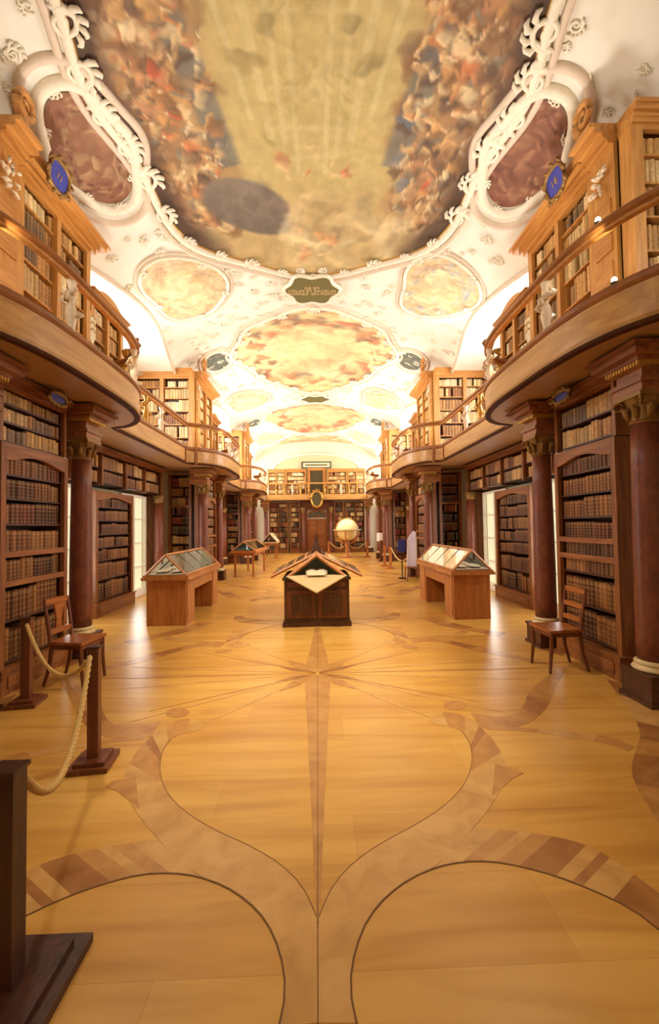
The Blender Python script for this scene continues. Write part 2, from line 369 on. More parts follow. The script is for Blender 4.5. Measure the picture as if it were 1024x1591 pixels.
def wall_with_holes(name, y0, y1, holes, xface, xback):   # side wall: boxes around window openings [(ya,yb,za,zb)]
    mb = MB(); cuts = sorted({y0, y1, *[h[0] for h in holes], *[h[1] for h in holes]})
    for a, b in zip(cuts, cuts[1:]):
        hs = sorted([h for h in holes if h[0] <= a+1e-6 and h[1] >= b-1e-6], key=lambda h: h[2]); z = 0
        for h in hs:
            if h[2] > z: mb.box(min(xface, xback), max(xface, xback), a, b, z, h[2])
            z = h[3]
        mb.box(min(xface, xback), max(xface, xback), a, b, z, 7.3)
    return tag(part(name, mb, M['plaster']), kind='structure')
nwin = 0
for s, nm in ((-1, 'left'), (1, 'right')):
    holes = []
    for i, b in enumerate(BAYS):
        if b-2.6 > YBACK: holes += [(b-1.2, b+1.2, 4.25, 5.95)]
        else: holes += [(b-1.2, b+1.2, 4.25, 5.95)]
    wl = wall_with_holes('wall_'+nm, YBACK, YEND, holes, s*XW, s*(XW+.3))
    low = [(b+d-.68, b+d+.68, .12, 2.46) for b in BAYS[1:] for d in (-1.52, 1.52) if b+d+.7 < YEND]
    for ya, yb, za, zb in holes+low:
        nwin += 1; up = za > 3
        WX = XW if up else 4.36
        fr = MB(); X0, X1 = s*(WX+.02), s*(WX+.1)
        if not up: fr.box(min(s*WX, s*(WX+.12)), max(s*WX, s*(WX+.12)), ya, yb, .0, za)
        def bx(a, b, c, d): fr.box(min(X0, X1), max(X0, X1), a, b, c, d)
        bx(ya, ya+.05, za, zb); bx(yb-.05, yb, za, zb); bx(ya+.05, yb-.05, za, za+.05); bx(ya+.05, yb-.05, zb-.05, zb)
        ny, nz = (4, 3) if up else (2, 4)
        for k in range(1, ny):
            y = ya+(yb-ya)*k/ny; bx(y-.015, y+.015, za+.05, zb-.05)
        for k in range(1, nz):
            z = za+(zb-za)*k/nz
            for k2 in range(ny): bx(ya+(yb-ya)*k2/ny+.05, ya+(yb-ya)*(k2+1)/ny-.05, z-.015, z+.015)
        wo = tag(part('window_%d' % nwin, fr, M['white']), kind='structure')
        for k in range(ny):
            for k2 in range(nz):
                part('pane', MB().box(min(s*(WX+.13), s*(WX+.14)), max(s*(WX+.13), s*(WX+.14)), ya+(yb-ya)*k/ny+.005, ya+(yb-ya)*(k+1)/ny-.005, za+(zb-za)*k2/nz+.005, za+(zb-za)*(k2+1)/nz-.005), M['daypane' if up else 'blind'], wo)
tag(part('wall_back', MB().box(-XW-.3, XW+.3, YBACK-.3, YBACK, 0, 7.4), M['plaster']), kind='structure')
tag(part('wall_far', MB().box(-XW-.3, XW+.3, YEND, YEND+.3, 0, 7.4), M['plaster']), kind='structure')
# pier masses behind the bookcases (wall piers of the hall)
for i, c in enumerate(PC):
    for s, nm in ((-1, 'left'), (1, 'right')):
        mb = MB().box(min(s*3.75, s*XW), max(s*3.75, s*XW), c-.3, c+.5, 0, 3.3)
        mb.box(min(s*3.75, s*XW), max(s*3.75, s*XW), UY[i]+.32, UY[i]+2.0, 3.7, 6.5)
        tag(part('wall_pier_%s_%d' % (nm, i+1), mb, M['plaster']), kind='structure')

# ------------------------------------------------------------------ books and bookcases
PAL_BROWN = [(104,62,36),(124,76,42),(90,50,30),(136,88,48),(112,66,36),(78,44,30),(128,80,40),(146,98,54),(104,50,32),(116,72,40)]
PAL_TAN = [(190,146,88),(204,164,106),(176,130,74),(196,152,92),(160,112,64),(210,176,122),(122,96,72)]
PAL_CREAM = [(226,200,150),(214,184,130),(238,218,176),(190,148,90),(232,208,160),(168,120,70),(150,96,58)]
PAL_MIX = [(120,70,40),(150,100,56),(190,150,96),(96,50,34),(84,76,52),(206,176,124),(132,48,36),(70,58,50)]
def footprint(wd, d): return [(0, d), (0, .012), (.2*wd, 0), (.8*wd, 0), (wd, .012), (wd, d)]
REST = MB()                                # all the books beyond the 300 nearest, one mesh
def rest_book(loc, rz, u, v, z, wd, h, d, col):
    ca, sa = math.cos(rz), math.sin(rz); fp = footprint(wd, d); i = len(REST.v); n = 6
    lc = (*lin(col), 1)
    for zz, t in ((z, 0), (z+h, 1)):
        for a, b in fp:
            x, y = u+a, v+b; REST.v.append((loc[0]+ca*x-sa*y, loc[1]+sa*x+ca*y, loc[2]+zz)); REST.c.append(lc); REST.uv.append((a/wd, t))
    for k in range(n): REST.f.append((i+k, i+(k+1) % n, i+n+(k+1) % n, i+n+k))
    REST.f.append(tuple(i+n+k for k in range(n)))
UNIT = {}
def unit_book(col):
    if col not in UNIT:
        mb = MB(); fp = [(0, 1), (0, .06), (.2, 0), (.8, 0), (1, .06), (1, 1)]
        for zz in (0, 1):
            for a, b in fp: mb.v.append((a, b, zz)); mb.c.append((*lin(col), 1)); mb.uv.append((a, zz))
        mb.f = [(k, (k+1) % 6, 6+(k+1) % 6, 6+k) for k in range(6)]+[tuple(range(6, 12)), tuple(range(5, -1, -1))]
        UNIT[col] = mesh('leather_book', mb, M['book'])
    return UNIT[col]
NIND = [0]
def fill(loc, rz, u0, u1, z, hmax, pal, bw=(.05, .08), v=.05, depth=.2, ind=None, gap=.03, uni=None):
    u = u0; base = random.choice(pal); hb = hmax*random.uniform(.8, .93); run = 0
    while u < u1-.03:
        if run <= 0: base = random.choice(pal); hb = hmax*random.uniform(.76, .95); run = random.randint(2, 8); wb = random.uniform(*bw)
        run -= 1
        wd = min(wb*random.uniform(.9, 1.1), u1-u-.004)
        if wd < .02: break
        if random.random() > gap:
            h = hb*random.uniform(.97, 1.0); j = random.choice((.86, .93, 1, 1.08))
            col = tuple(int(min(250, k*j)) for k in base); dv = random.uniform(0, .015)
            if ind and NIND[0] < 300:
                ca, sa = math.cos(rz), math.sin(rz); x, y = u, v+dv
                o = link('leather_book', unit_book(col), None, (loc[0]+ca*x-sa*y, loc[1]+sa*x+ca*y, loc[2]+z), rz); o.scale = (wd*.96, depth, h)
                tag(o, ind[0], 'book', ind[1]); NIND[0] += 1
            else: rest_book(loc, rz, u, v+dv, z, wd*.96, h, depth, col)
        u += wd
def cornice(w, z, mat_a, proj=.16, h=.2, depth=.3, ends=(1, 1)):
    mb = MB()
    for k, (a, b, q) in enumerate(((0, .25, .25), (.25, .5, .45), (.5, .78, .8), (.78, 1, 1))):
        mb.box(-w/2-proj*q*ends[0], w/2+proj*q*ends[1], -proj*q, depth, z+h*a, z+h*b)
    return mb
ORD = ['lowest', 'second', 'third', 'fourth', 'fifth', 'sixth', 'seventh', 'eighth', 'ninth', 'tenth', 'eleventh']
def bookcase(label, loc, rz, w, z0, rows, top, depth=.36, wood='oak', pal=PAL_BROWN, cols=1, arch=False, plinth=0, cor=None, stile=.07, bw=(.05, .08), ind=None, gap=.03, name='bookcase', pedim=False, back='dark', hdr=.1, midrails=(), ends=(1, 1)):
    W, WX = M[wood], M[wood+'x'] if wood+'x' in M else M[wood]
    t = thing(name, label, 'bookcase', loc, rz)
    part('back_panel', MB().box(-w/2, w/2, depth-.02, depth, z0, top), M[back], t)
    for sg in (-1, 1):
        part('stile', MB().box(min(sg*w/2, sg*(w/2-stile)), max(sg*w/2, sg*(w/2-stile)), 0, .05, z0, top), W, t)
        part('side_panel', MB().box(min(sg*w/2, sg*(w/2-.025)), max(sg*w/2, sg*(w/2-.025)), .05, depth, z0, top), W, t)
    iw = w/2-stile
    if plinth:
        pl = part('plinth', MB().box(-w/2-.02, w/2+.02, -.03, depth, 0, plinth-.03).box(-w/2-.035, w/2+.035, -.05, depth, plinth-.03, plinth), W, t)
        part('plinth_panel', MB().box(-iw, iw, -.042, -.028, .06, plinth-.08), WX, pl)
    if arch:
        n = 16; low = [(-iw+2*iw*k/n, top-hdr-.08+.08*math.sin(PI*k/n)**1.5) for k in range(n+1)]
        part('arched_rail', MB().slab(low+[(iw, top), (-iw, top)], 0, .05), WX, t)
    else: part('top_rail', MB().box(-iw, iw, 0, .05, top-hdr*.6, top), WX, t)
    for k in range(1, cols):
        u = -iw+2*iw*k/cols; part('divider', MB().box(u-stile*.4, u+stile*.4, 0, depth-.02, z0, top-.06), W, t)
    for z in midrails: part('mid_rail', MB().box(-iw, iw, .0, .04, z-.03, z+.03), WX, t)
    for k, z in enumerate(rows):
        part('shelf', MB().box(-iw, iw, .045, depth-.02, z-.022, z), M['dark'] if wood == 'oak' else W, t)
        zt = rows[k+1]-.024 if k+1 < len(rows) else top-hdr*.7
        for c in range(cols):
            ua = -iw+2*iw*c/cols+stile*.45*(c > 0)+.01; ub = -iw+2*iw*(c+1)/cols-stile*.45*(c < cols-1)-.01
            rl = None
            if ind: rl = ('leather-bound book in the %s row from the floor of the bookcase beside the %s chair' % (ORD[k], ind), 'books of the %s row beside the %s chair' % (ORD[k], ind))
            p = pal if not isinstance(pal, dict) else pal.get(k, pal['d'])
            fill(loc, rz, ua, ub, z, zt-z, p, bw, .055, depth-.1, rl, gap)
    if cor: part('cornice', cornice(w, top, WX, cor[0], cor[1], depth, ends), WX, t)
    if pedim:
        n = 14; q = [(-w/2, top+cor[1])]+[(-w/2+w*k/n, top+cor[1]+.16*math.sin(PI*k/n)) for k in range(n+1)]+[(w/2, top+cor[1])]
        part('pediment', MB().slab(q[1:-1], -.04, .1), WX, t)
    return t

def side_name(s): return 'left' if s < 0 else 'right'
PN = ['nearest', 'middle', 'farthest']
RZ = {-1: PI/2, 1: -PI/2}                  # a case on the left faces +X, on the right -X
XCF = 3.14                                 # lower case front plane
rowsN = [.3, .68, 1.06, 1.27, 1.47, 1.72, 2.0, 2.26]
for i, c in enumerate(PC):
    for s in (-1, 1):
        sn = side_name(s)
        ind = sn if i == 0 else None
        rN = rowsN if s > 0 else [.3, .72, 1.12, 1.42, 1.72, 1.99, 2.24]
        bookcase('tall walnut bookcase with arched door frame between the columns of the %s %s pier' % (PN[i], sn), (s*XCF, c, 0), RZ[s], 1.12 if i == 0 else 1.2, .26,
                 rN, 2.55, .36, 'oak', PAL_BROWN if s > 0 else {0: PAL_BROWN, 1: PAL_BROWN+[(130,52,36)], 'd': PAL_BROWN}, arch=True, plinth=.26, ind=ind, bw=(.055, .078), gap=0, midrails=(1.24, 1.44) if s > 0 else (1.1, 1.4))
        bookcase('open book tier above the arched bookcase of the %s %s pier' % (PN[i], sn), (s*(XCF+.02), c, 0), RZ[s], 1.12 if i == 0 else 1.2, 2.56,
                 [2.585, 2.79, 2.98] if s < 0 else [2.6, 2.87], 3.14, .34, 'oak', PAL_TAN, stile=.05, ind=None, hdr=.03, gap=0, cor=(.14, .1), bw=(.05, .085), name='open_book_tier')
        # transverse case on the side of the pier that faces the entrance
        if i:
            bookcase('dark bookcase on the side of the %s %s pier facing the entrance' % (PN[i], sn), (s*3.88, c-.62, 0), 0, .64, .26,
                     [.3, .62, .92, 1.2, 1.48, 1.76, 2.02, 2.28, 2.56, 2.82], 3.18, .3, 'oak', PAL_MIX, plinth=.26, gap=.08, hdr=.06, midrails=(2.26,))
for i, b in enumerate(BAYS[1:]):
    for s in (-1, 1):
        sn = side_name(s); bn = PN[i]
        bookcase('arched walnut bookcase between the two low windows of the %s %s bay' % (bn, sn), (s*4.1, b, 0), RZ[s], 1.6, .26,
                 [.3, .68, 1.05, 1.3, 1.55, 1.82, 2.08], 2.38, .5, 'oak', PAL_BROWN, arch=True, plinth=.26, gap=.05, stile=.1)
        t = bookcase('long book tier over the low windows of the %s %s bay' % (bn, sn), (s*4.12, b, 0), RZ[s], 5.2, 2.5, [2.56, 2.84], 3.14, .4, 'oak', PAL_TAN+PAL_MIX[:2], cols=5, cor=(.1, .08), gap=.05, hdr=.03, name='open_book_tier')
        for sy in (-1, 1):
            yy = b+sy*2.15
            p = thing('wall_pilaster', 'dark marble pilaster at the %s edge of the %s %s bay' % ('entrance-side' if sy < 0 else 'far', bn, sn), 'pilaster', (s*4.12, yy+sy*.2, 0))
            part('pedestal', MB().box(-.16, .16, -.14, .14, 0, .27), M['dark'], p)
            part('jamb_panel', MB().box(min(s*.1, s*.86), max(s*.1, s*.86), sy*.14-.03, sy*.14+.03, 0, 2.5), M['oak'], p)
            part('shaft', MB().lathe([(.13, .3), (.13, 1.2), (.115, 2.3)], 14), M['marble'], p, True)
            part('base', MB().lathe([(.15, .27), (.155, .3), (.13, .33)], 14), M['cream'], p, True)
            part('capital', MB().lathe([(.12, 2.3), (.13, 2.33), (.12, 2.36), (.17, 2.5)], 10), M['bronze'], p, True)
# upper cases
rU = [3.74, 4.1, 4.46, 4.82, 5.18, 5.48]
for i, c in enumerate(PC):
    for s in (-1, 1):
        sn = side_name(s)
        bookcase('honey wood upper gallery bookcase with two bays on the %s %s pier' % (PN[i], sn), (s*3.3, UY[i]+1.32, 0), RZ[s], 1.5, 3.66, rU, 5.76, .4, 'honey', PAL_CREAM if i else PAL_TAN+PAL_CREAM[:3]+[(120,80,48)],
                 cols=2, cor=(.2, .2), gap=.1, stile=.1, bw=(.045, .08), name='gallery_bookcase', ends=(1, 0) if s > 0 else (0, 1))
        t = thing('pilaster_panel', 'wide honey wood pilaster panel with gilt ornament on the %s %s pier' % (PN[i], sn), 'panel', (s*3.28, UY[i]+.375, 0), RZ[s])
        pn = part('panel', MB().box(-.185, .185, 0, .42, 3.66, 5.76), M['honey'], t)
        part('raised_field', MB().box(-.13, .13, -.02, 0, 3.85, 4.5).box(-.13, .13, -.02, 0, 4.62, 5.2), M['honeyx'], pn)
        part('cornice', cornice(.37, 5.76, None, .26, .22, .42, (0, 0)), M['honeyx'], t)
        sp = MB(); pts = []; rr = []
        for k in range(40):
            a = k*.28; r = .03+.012*k*.34; pts.append((r*math.cos(a)*.8, -.19, 6.23+r*math.sin(a))); rr.append(.018+.0009*k)
        sp.tube(pts, rr, 8); part('scroll', sp, M['honeyx'], t, True)
        om = MB()
        for k in range(16):
            a = random.uniform(0, 6.28); r = random.uniform(.02, .13); q = (r*math.cos(a), -.03, 5.46+r*1.1*math.sin(a)); b2 = a+random.uniform(-1, 1)
            om.tube([(q[0]+.06*math.cos(b2)*u-.03*math.sin(b2)*math.sin(u*3), -.035-.03*math.sin(u*PI), q[2]+.06*math.sin(b2)*u) for u in (0, .33, .66, 1)], [.012, .022, .018, .005], 5)
        part('gilt_ornament', om, M['fig'], pn, True)
        # side of the upper pier facing the entrance
        bookcase('bright upper bookcase of two columns on the entrance side of the %s %s pier' % (PN[i], sn), (s*4.15, UY[i]-.03, 0), 0, 1.68, 3.66, rU, 5.76, .2, 'honey', PAL_CREAM, cols=2, cor=(.08, .2), gap=.06, stile=.12, bw=(.05, .09), name='gallery_bookcase', ends=(0, 0))
for i, b in enumerate(BAYS[1:]):
    for s in (-1, 1):
        sn = side_name(s); y = UY[i]+2.77
        bookcase('low gallery bookcase next to the rail just past the %s %s pier' % (PN[i], sn), (s*3.42, y+.08, 0), RZ[s], 1.05, 3.66, [3.74, 4.05, 4.36, 4.67, 4.95], 5.25, .35, 'honey', PAL_CREAM+PAL_TAN, cols=2, cor=(.1, .1), gap=.08, stile=.09, pedim=True, name='gallery_bookcase')
        bookcase('gallery bookcase under the window of the %s %s bay' % (PN[i], sn), (s*4.62, b+.4, 0), RZ[s], 3.6, 3.66, [3.72, 3.98], 4.25, .35, 'honey', PAL_CREAM, cols=3, gap=.06, name='gallery_bookcase')
        p = thing('gallery_pilaster', 'honey pilaster with white and gold capital past the %s %s pier' % (PN[i], sn), 'pilaster', (s*3.36, UY[i]+2.18, 0), RZ[s])
        part('shaft', MB().box(-.11, .11, 0, .2, 3.66, 4.95), M['honey'], p)
        part('capital', MB().slab([(-.1, 4.55), (-.06, 4.5), (.0, 4.42), (.06, 4.5), (.1, 4.55), (.1, 4.86), (-.1, 4.86)], -.03, 0), M['paper'], p)
        cm2 = MB()
        for k in range(3): cm2.tube([(-.06+.12*u, -.045, 4.82-.1*k+.05*math.sin(u*PI)) for u in (0, .25, .5, .75, 1)], .008, 5)
        part('gilt_scroll', cm2, M['gilt'], p)

# ------------------------------------------------------------------ columns
def column(label, x, y, s, big=True):
    p = thing('marble_column', label, 'column', (x, y, 0), RZ[s])
    part('pedestal', MB().box(-.2, .2, -.2, .3, 0, .04).box(-.18, .18, -.18, .3, .04, .25).box(-.195, .195, -.195, .3, .25, .28), M['dark'], p)
    part('base_ring', MB().lathe([(.165, .28), (.18, .295), (.165, .315), (.15, .325), (.148, .335), (.16, .345), (.15, .365), (.138, .375)], 24), M['cream'], p, True)
    part('shaft', MB().lathe([(.134, .375), (.136, .6), (.135, 1.1), (.13, 1.6), (.122, 2.2), (.118, 2.58)], 24), M['marble'], p, True)
    cp = part('capital', MB().lathe([(.118, 2.57), (.13, 2.585), (.12, 2.6), (.118, 2.66), (.125, 2.74), (.16, 2.8)], 16).box(-.17, .17, -.17, .17, 2.8, 2.84), M['bronze'], p, False)
    for k in range(8):
        a = k*PI/4+PI/8; l = MB(); ca, sa = math.cos(a), math.sin(a)
        l.tube([(r*ca, r*sa, z) for r, z in ((.12, 2.61), (.14, 2.66), (.155, 2.71), (.185, 2.72), (.19, 2.7))], [.02, .03, .032, .02, .008], 5)
        part('acanthus_leaf', l, M['bronze'], cp, True)
    for k in range(4):
        a = k*PI/2+PI/4; l = MB(); ca, sa = math.cos(a), math.sin(a)
        l.tube([((.2+.04*math.cos(u))*ca, (.2+.04*math.cos(u))*sa, 2.765+.04*math.sin(u)) for u in [q*.6 for q in range(14)]], [.016-.0007*q for q in range(14)], 5)
        part('volute', l, M['bronze'], cp, True)
    part('entablature_block', MB().box(-.18, .18, -.16, .3, 2.84, 2.92).box(-.2, .2, -.18, .3, 2.92, 2.96).box(-.16, .16, -.14, .3, 2.96, 3.06).box(-.23, .23, -.23, .3, 3.1, 3.14).box(-.3, .3, -.3, .3, 3.14, 3.2).box(-.33, .33, -.33, .3, 3.2, 3.24), M['oakx'], p)
    d = MB()
    for k in range(12): d.box(-.21+.036*k, -.19+.036*k, -.215, -.19, 3.06, 3.1)
    d.box(-.215, .215, -.2, .2, 3.06, 3.1); part('gilt_dentils', d, M['gilt'], p)
    return p
for i, c in enumerate(PC):
    for s in (-1, 1):
        for dy, q in ((-1.0, 'entrance-side'), (.83, 'far-side')):
            column('red-brown marble column with gilded capital, %s one of the %s %s pier' % (q, PN[i], side_name(s)), s*3.12, c+dy, s)
for s in (-1, 1):
    column('red-brown marble column at the %s corner of the end wall' % side_name(s), s*3.12, YEND-.9, s)

# ------------------------------------------------------------------ gallery balconies
def gx(y):
    best = 3.22
    for c in PC:
        u = abs((y-c)/1.95)
        if u < 1: best = min(best, 3.22-.78*(1-u**3.4)**.62)
    return best
ZS, ZT = 3.27, 3.66
def gpath(s, y0, y1, off=0, n=None):
    n = n or int((y1-y0)/.09); pts = []
    yy = [y0+(y1-y0)*k/n for k in range(n+1)]
    raw = [(s*gx(y), y) for y in yy]
    for k, (x, y) in enumerate(raw):
        a = raw[max(0, k-1)]; b = raw[min(n, k+1)]; t = Vector((b[0]-a[0], b[1]-a[1])).normalized()
        nx, ny = (-t.y, t.x) if s > 0 else (t.y, -t.x)
        pts.append((x+nx*off, y+ny*off, nx, ny))
    return pts
bal = MB()                                 # one carved rail post: lathe with leaf flicks
bal.lathe([(.04, 0), (.05, .03), (.03, .07), (.045, .16), (.06, .24), (.045, .33), (.025, .38), (.04, .42), (.05, .48), (.03, .55), (.045, .6), (.05, .64)], 8)
for k in range(6):
    a = k*1.05; bal.tube([(.05*math.cos(a), .05*math.sin(a), .2+.05*k), (.1*math.cos(a+.3), .1*math.sin(a+.3), .25+.05*k), (.07*math.cos(a+.8), .07*math.sin(a+.8), .31+.05*k)], [.02, .024, .006], 5)
BAL = mesh('rail_post', bal, M['fig'], True); BALG = mesh('gilt_rail_post', bal, M['gilt'], True)
YG0 = 1.2
for s in (-1, 1):
    sn = side_name(s)
    g = thing('gallery_balcony', 'undulating wooden gallery balcony with carved rail along the %s side' % sn, 'balcony')
    P = gpath(s, YG0, YEND-.9)
    mb = MB(); n = len(P)
    for x, y, nx, ny in P:
        mb.v += [(x-nx*.03, y-ny*.03, ZS), (s*XW, y, ZS), (s*XW, y, ZT-.04), (x-nx*.03, y-ny*.03, ZT-.04)]
    for k in range(n-1):
        for a, b in ((0, 1), (1, 2), (2, 3), (3, 0)): mb.f.append((4*k+a, 4*k+b, 4*k+4+b, 4*k+4+a))
    mb.f += [(0, 1, 2, 3), tuple(4*(n-1)+q for q in (3, 2, 1, 0))]
    part('slab', mb, M['soffit'], g)
    # fascia in panels between upright joints
    joints = [YG0]
    for i, c in enumerate(PC): joints += [c-2.25, c-1.9, c+2.0] if i else [c+2.0]
    joints.append(YEND-.9); joints = sorted(j for j in joints if YG0 <= j <= YEND-.9)
    for a, b in zip(joints, joints[1:]):
        part('fascia_panel', MB().sweep(gpath(s, a+.015, b-.015), [(-.03, ZS+.03), (.0, ZS+.03), (.012, ZS+.06), (.012, ZT-.06), (-.03, ZT-.06)]), M['fascia'], g)
    for j in joints[1:-1]:
        x, y, nx, ny = gpath(s, j, j+.05, n=1)[0]; o = part('fascia_joint', MB().box(-.03, .03, -.035, .03, ZS-.01, ZT), M['mould'], g, loc=(x, y, 0), rz=math.atan2(ny, nx)+PI/2)
    part('lower_edge', MB().sweep(P, [(-.06, ZS-.012), (.016, ZS-.012), (.022, ZS+.008), (.012, ZS+.024), (-.06, ZS+.024)]), M['edge'], g)
    part('top_moulding', MB().sweep(P, [(-.12, ZT-.055), (.015, ZT-.055), (.035, ZT-.03), (.035, ZT), (-.12, ZT)]), M['mould'], g)
    part('foot_rail', MB().sweep(gpath(s, YG0, YEND-.9, -.05), [(-.035, ZT), (.035, ZT), (.03, ZT+.05), (-.03, ZT+.05)]), M['mould'], g)
    part('handrail', MB().sweep(gpath(s, YG0, YEND-.9, -.05), [(-.06, 4.27), (-.035, 4.25), (.035, 4.25), (.06, 4.27), (.055, 4.31), (.03, 4.335), (-.03, 4.335), (-.055, 4.31)]), M['mould'], g)
    part('lower_handrail_bead', MB().sweep(gpath(s, YG0, YEND-.9, -.05), [(-.03, 4.22), (.03, 4.22), (.03, 4.25), (-.03, 4.25)]), M['honeyx'], g)
    y = 2.2; k = 0
    spots = []
    for c in PC: spots += [c-.5, c+1.2, c+1.62, c+1.86, c+2.7, c+3.3, c+4.1]
    for k, y in enumerate(spots):
        if y > YEND-1.2: continue
        x, yy, nx, ny = gpath(s, y, y+.02, -.05, n=1)[0]
        o = link('rail_post', BAL if k % 7 not in (3, 5) else BALG, g, (x, yy, ZT+.0)); o.scale = (1, 1, .56/.64)
    for k, y in enumerate([c+d for c in PC for d in (1.4, 1.8)]):
        x, yy, nx, ny = gpath(s, y, y+.02, -.05, n=1)[0]; cr = MB()
        for q in range(9):
            a = q*.7; cr.tube([(x+.03*math.cos(a), yy+.03*math.sin(a), 4.33), (x+.07*math.cos(a), yy+.07*math.sin(a), 4.38+.01*q), (x+.04*math.cos(a), yy+.04*math.sin(a), 4.43)], [.02, .025, .006], 5)
        part('rail_crest', cr, M['gilt'] if k % 2 else M['mould'], g, True)

# ------------------------------------------------------------------ end wall
ev = YEND
g = thing('end_gallery', 'straight wooden gallery crossing the end wall above the door', 'balcony')
part('slab', MB().box(-3.2, 3.2, ev-.75, ev-.02, ZS, ZT-.04), M['soffit'], g)
part('fascia_panel', MB().box(-3.2, 3.2, ev-.79, ev-.75, ZS, ZT-.05), M['fasciax'], g)
part('lower_edge', MB().box(-3.2, 3.2, ev-.82, ev-.74, ZS-.05, ZS), M['edge'], g)
part('handrail', MB().box(-3.2, 3.2, ev-.78, ev-.7, 4.25, 4.33), M['honeyx'], g)
for k in range(13):
    if k != 6: o = link('rail_post', BALG if k % 3 else BAL, g, (-3+k*.5, ev-.74, ZT-.05)); o.scale = (1, 1, .97)
for k, (x, w_) in enumerate(((-2.4, 1.2), (-1.37, .62), (1.37, .62), (2.4, 1.2))):
    q = ['far left', 'left of the door', 'right of the door', 'far right'][k]
    bookcase('dim end-wall bookcase below the gallery, %s' % q, (x, ev-.36, 0), 0, w_, .26, [.3, .65, 1.0, 1.32, 1.64, 1.95, 2.25, 2.55, 2.85], 3.15, .34, 'oak', PAL_MIX, cols=2 if w_ > 1 else 1, plinth=.26, gap=.08)
for k, (x, w_) in enumerate(((-2.5, 1.1), (-1.3, 1.25), (1.3, 1.25), (2.5, 1.1))):
    q = ['outermost left', 'left beside the dark doorway', 'right beside the dark doorway', 'outermost right'][k]
    bookcase('pale upper end-wall bookcase, %s' % q, (x, ev-.36, 0), 0, w_, 3.66, [3.72, 4.0, 4.28, 4.56, 4.82], 5.08, .34, 'honey', PAL_CREAM, cols=2 if abs(x) > 2 else 1, cor=(.1, .14), gap=.08, name='gallery_bookcase', ends=(0, 0))
t = tag(part('door_1', MB().box(-.62, .62, ev-.1, ev-.02, 0, 2.1), M['oak']), kind='structure')
for sx in (-1, 1):
    for z0, z1 in ((.15, .9), (1.05, 1.95)): part('door_panel', MB().box(min(sx*.08, sx*.54), max(sx*.08, sx*.54), ev-.125, ev-.1, z0, z1), M['oakx'], t)
n = 14; arc = [(.62*math.cos(PI*k/n), 2.2+.42*math.sin(PI*k/n)) for k in range(n+1)]
fl = part('fanlight', MB().slab(arc, ev-.08, ev-.04), M['slate'], t)
fm = MB().tube([(x, ev-.1, z) for x, z in arc], .05, 6)
for k in range(1, 6): fm.tube([(0, ev-.09, 2.2), (.6*math.cos(PI*k/6), ev-.09, 2.2+.4*math.sin(PI*k/6))], .018, 4)
part('fanlight_frame', fm, M['oakx'], t)
part('door_surround', MB().box(-1.0, -.62, ev-.2, ev-.02, 0, 2.7).box(.62, 1.0, ev-.2, ev-.02, 0, 2.7).box(-1.0, 1.0, ev-.2, ev-.1, 2.68, 3.25), M['redwood'], t)
for sx in (-1, 1):
    p = thing('door_column', 'slim marble column on the %s of the end door' % side_name(sx), 'column', (sx*.86, ev-.42, 0))
    part('pedestal', MB().box(-.14, .14, -.14, .14, 0, .5), M['redwood'], p)
    part('shaft', MB().lathe([(.14, .5), (.12, .56), (.11, .6), (.1, 2.45)], 14), M['marble'], p, True)
    part('capital', MB().lathe([(.1, 2.45), (.12, 2.5), (.1, 2.55), (.17, 2.75), (.17, 2.8)], 10), M['bronze'], p, True)
p = thing('oval_portrait', 'dark oval portrait in a gilt frame hanging on the end gallery', 'picture', (0, ev-.86, 3.3))
part('canvas', MB().slab([(.3*math.cos(2*PI*k/28), .44*math.sin(2*PI*k/28)) for k in range(28)], -.02, .03), M['darkpic'], p)
part('oval_frame', MB().tube([(.34*math.cos(2*PI*k/28), -.02, .48*math.sin(2*PI*k/28)) for k in range(28)], .06, 8, True), M['gilt'], p, True)
cr = MB()
for k in range(7):
    a = PI*(k+.5)/7; cr.tube([(.36*math.cos(a), -.03, .5*math.sin(a)), (.44*math.cos(a), -.06, .6*math.sin(a)), (.5*math.cos(a+.2), -.03, .64*math.sin(a+.2))], [.03, .04, .01], 5)
part('crest', cr, M['gilt'], p, True)
p = thing('gallery_doorway', 'tall dark doorway in the middle of the upper end wall', 'doorway', (0, ev-.06, 3.66))
part('opening', MB().box(-.4, .4, .0, .05, 0, 1.5), M['darkpic'], p)
part('door_frame', MB().box(-.56, -.4, -.08, .05, 0, 1.6).box(.4, .56, -.08, .05, 0, 1.6).box(-.56, .56, -.1, .05, 1.5, 1.66), M['honeyx'], p)
p = thing('end_wall_plaque', 'long framed plaque in dark frame above the upper end-wall bookcases', 'plaque', (0, ev-.05, 5.52))
part('panel', MB().box(-.86, .86, 0, .03, -.14, .14), M['paper'], p)
part('inner_line', MB().box(-.7, .7, -.008, 0, -.05, .05), M['olive'], p)
fr = MB()
for a in ((-.95, .95, -.05, .03, .14, .22), (-.95, .95, -.05, .03, -.22, -.14), (-.95, -.86, -.05, .03, -.14, .14), (.86, .95, -.05, .03, -.14, .14)): fr.box(*a)
part('plaque_frame', fr, M['slate'], p)
n = 24; lu = [(2.75*math.cos(PI*k/n), 5.22+1.02*math.sin(PI*k/n)) for k in range(n+1)]
l = tag(part('trim_1', MB().slab(lu, ev-.03, ev-.005), M['lunette']), kind='structure')
part('arch_moulding', MB().tube([(x, ev-.06, z) for x, z in lu], .09, 8), M['stucco_orn'], l, True)

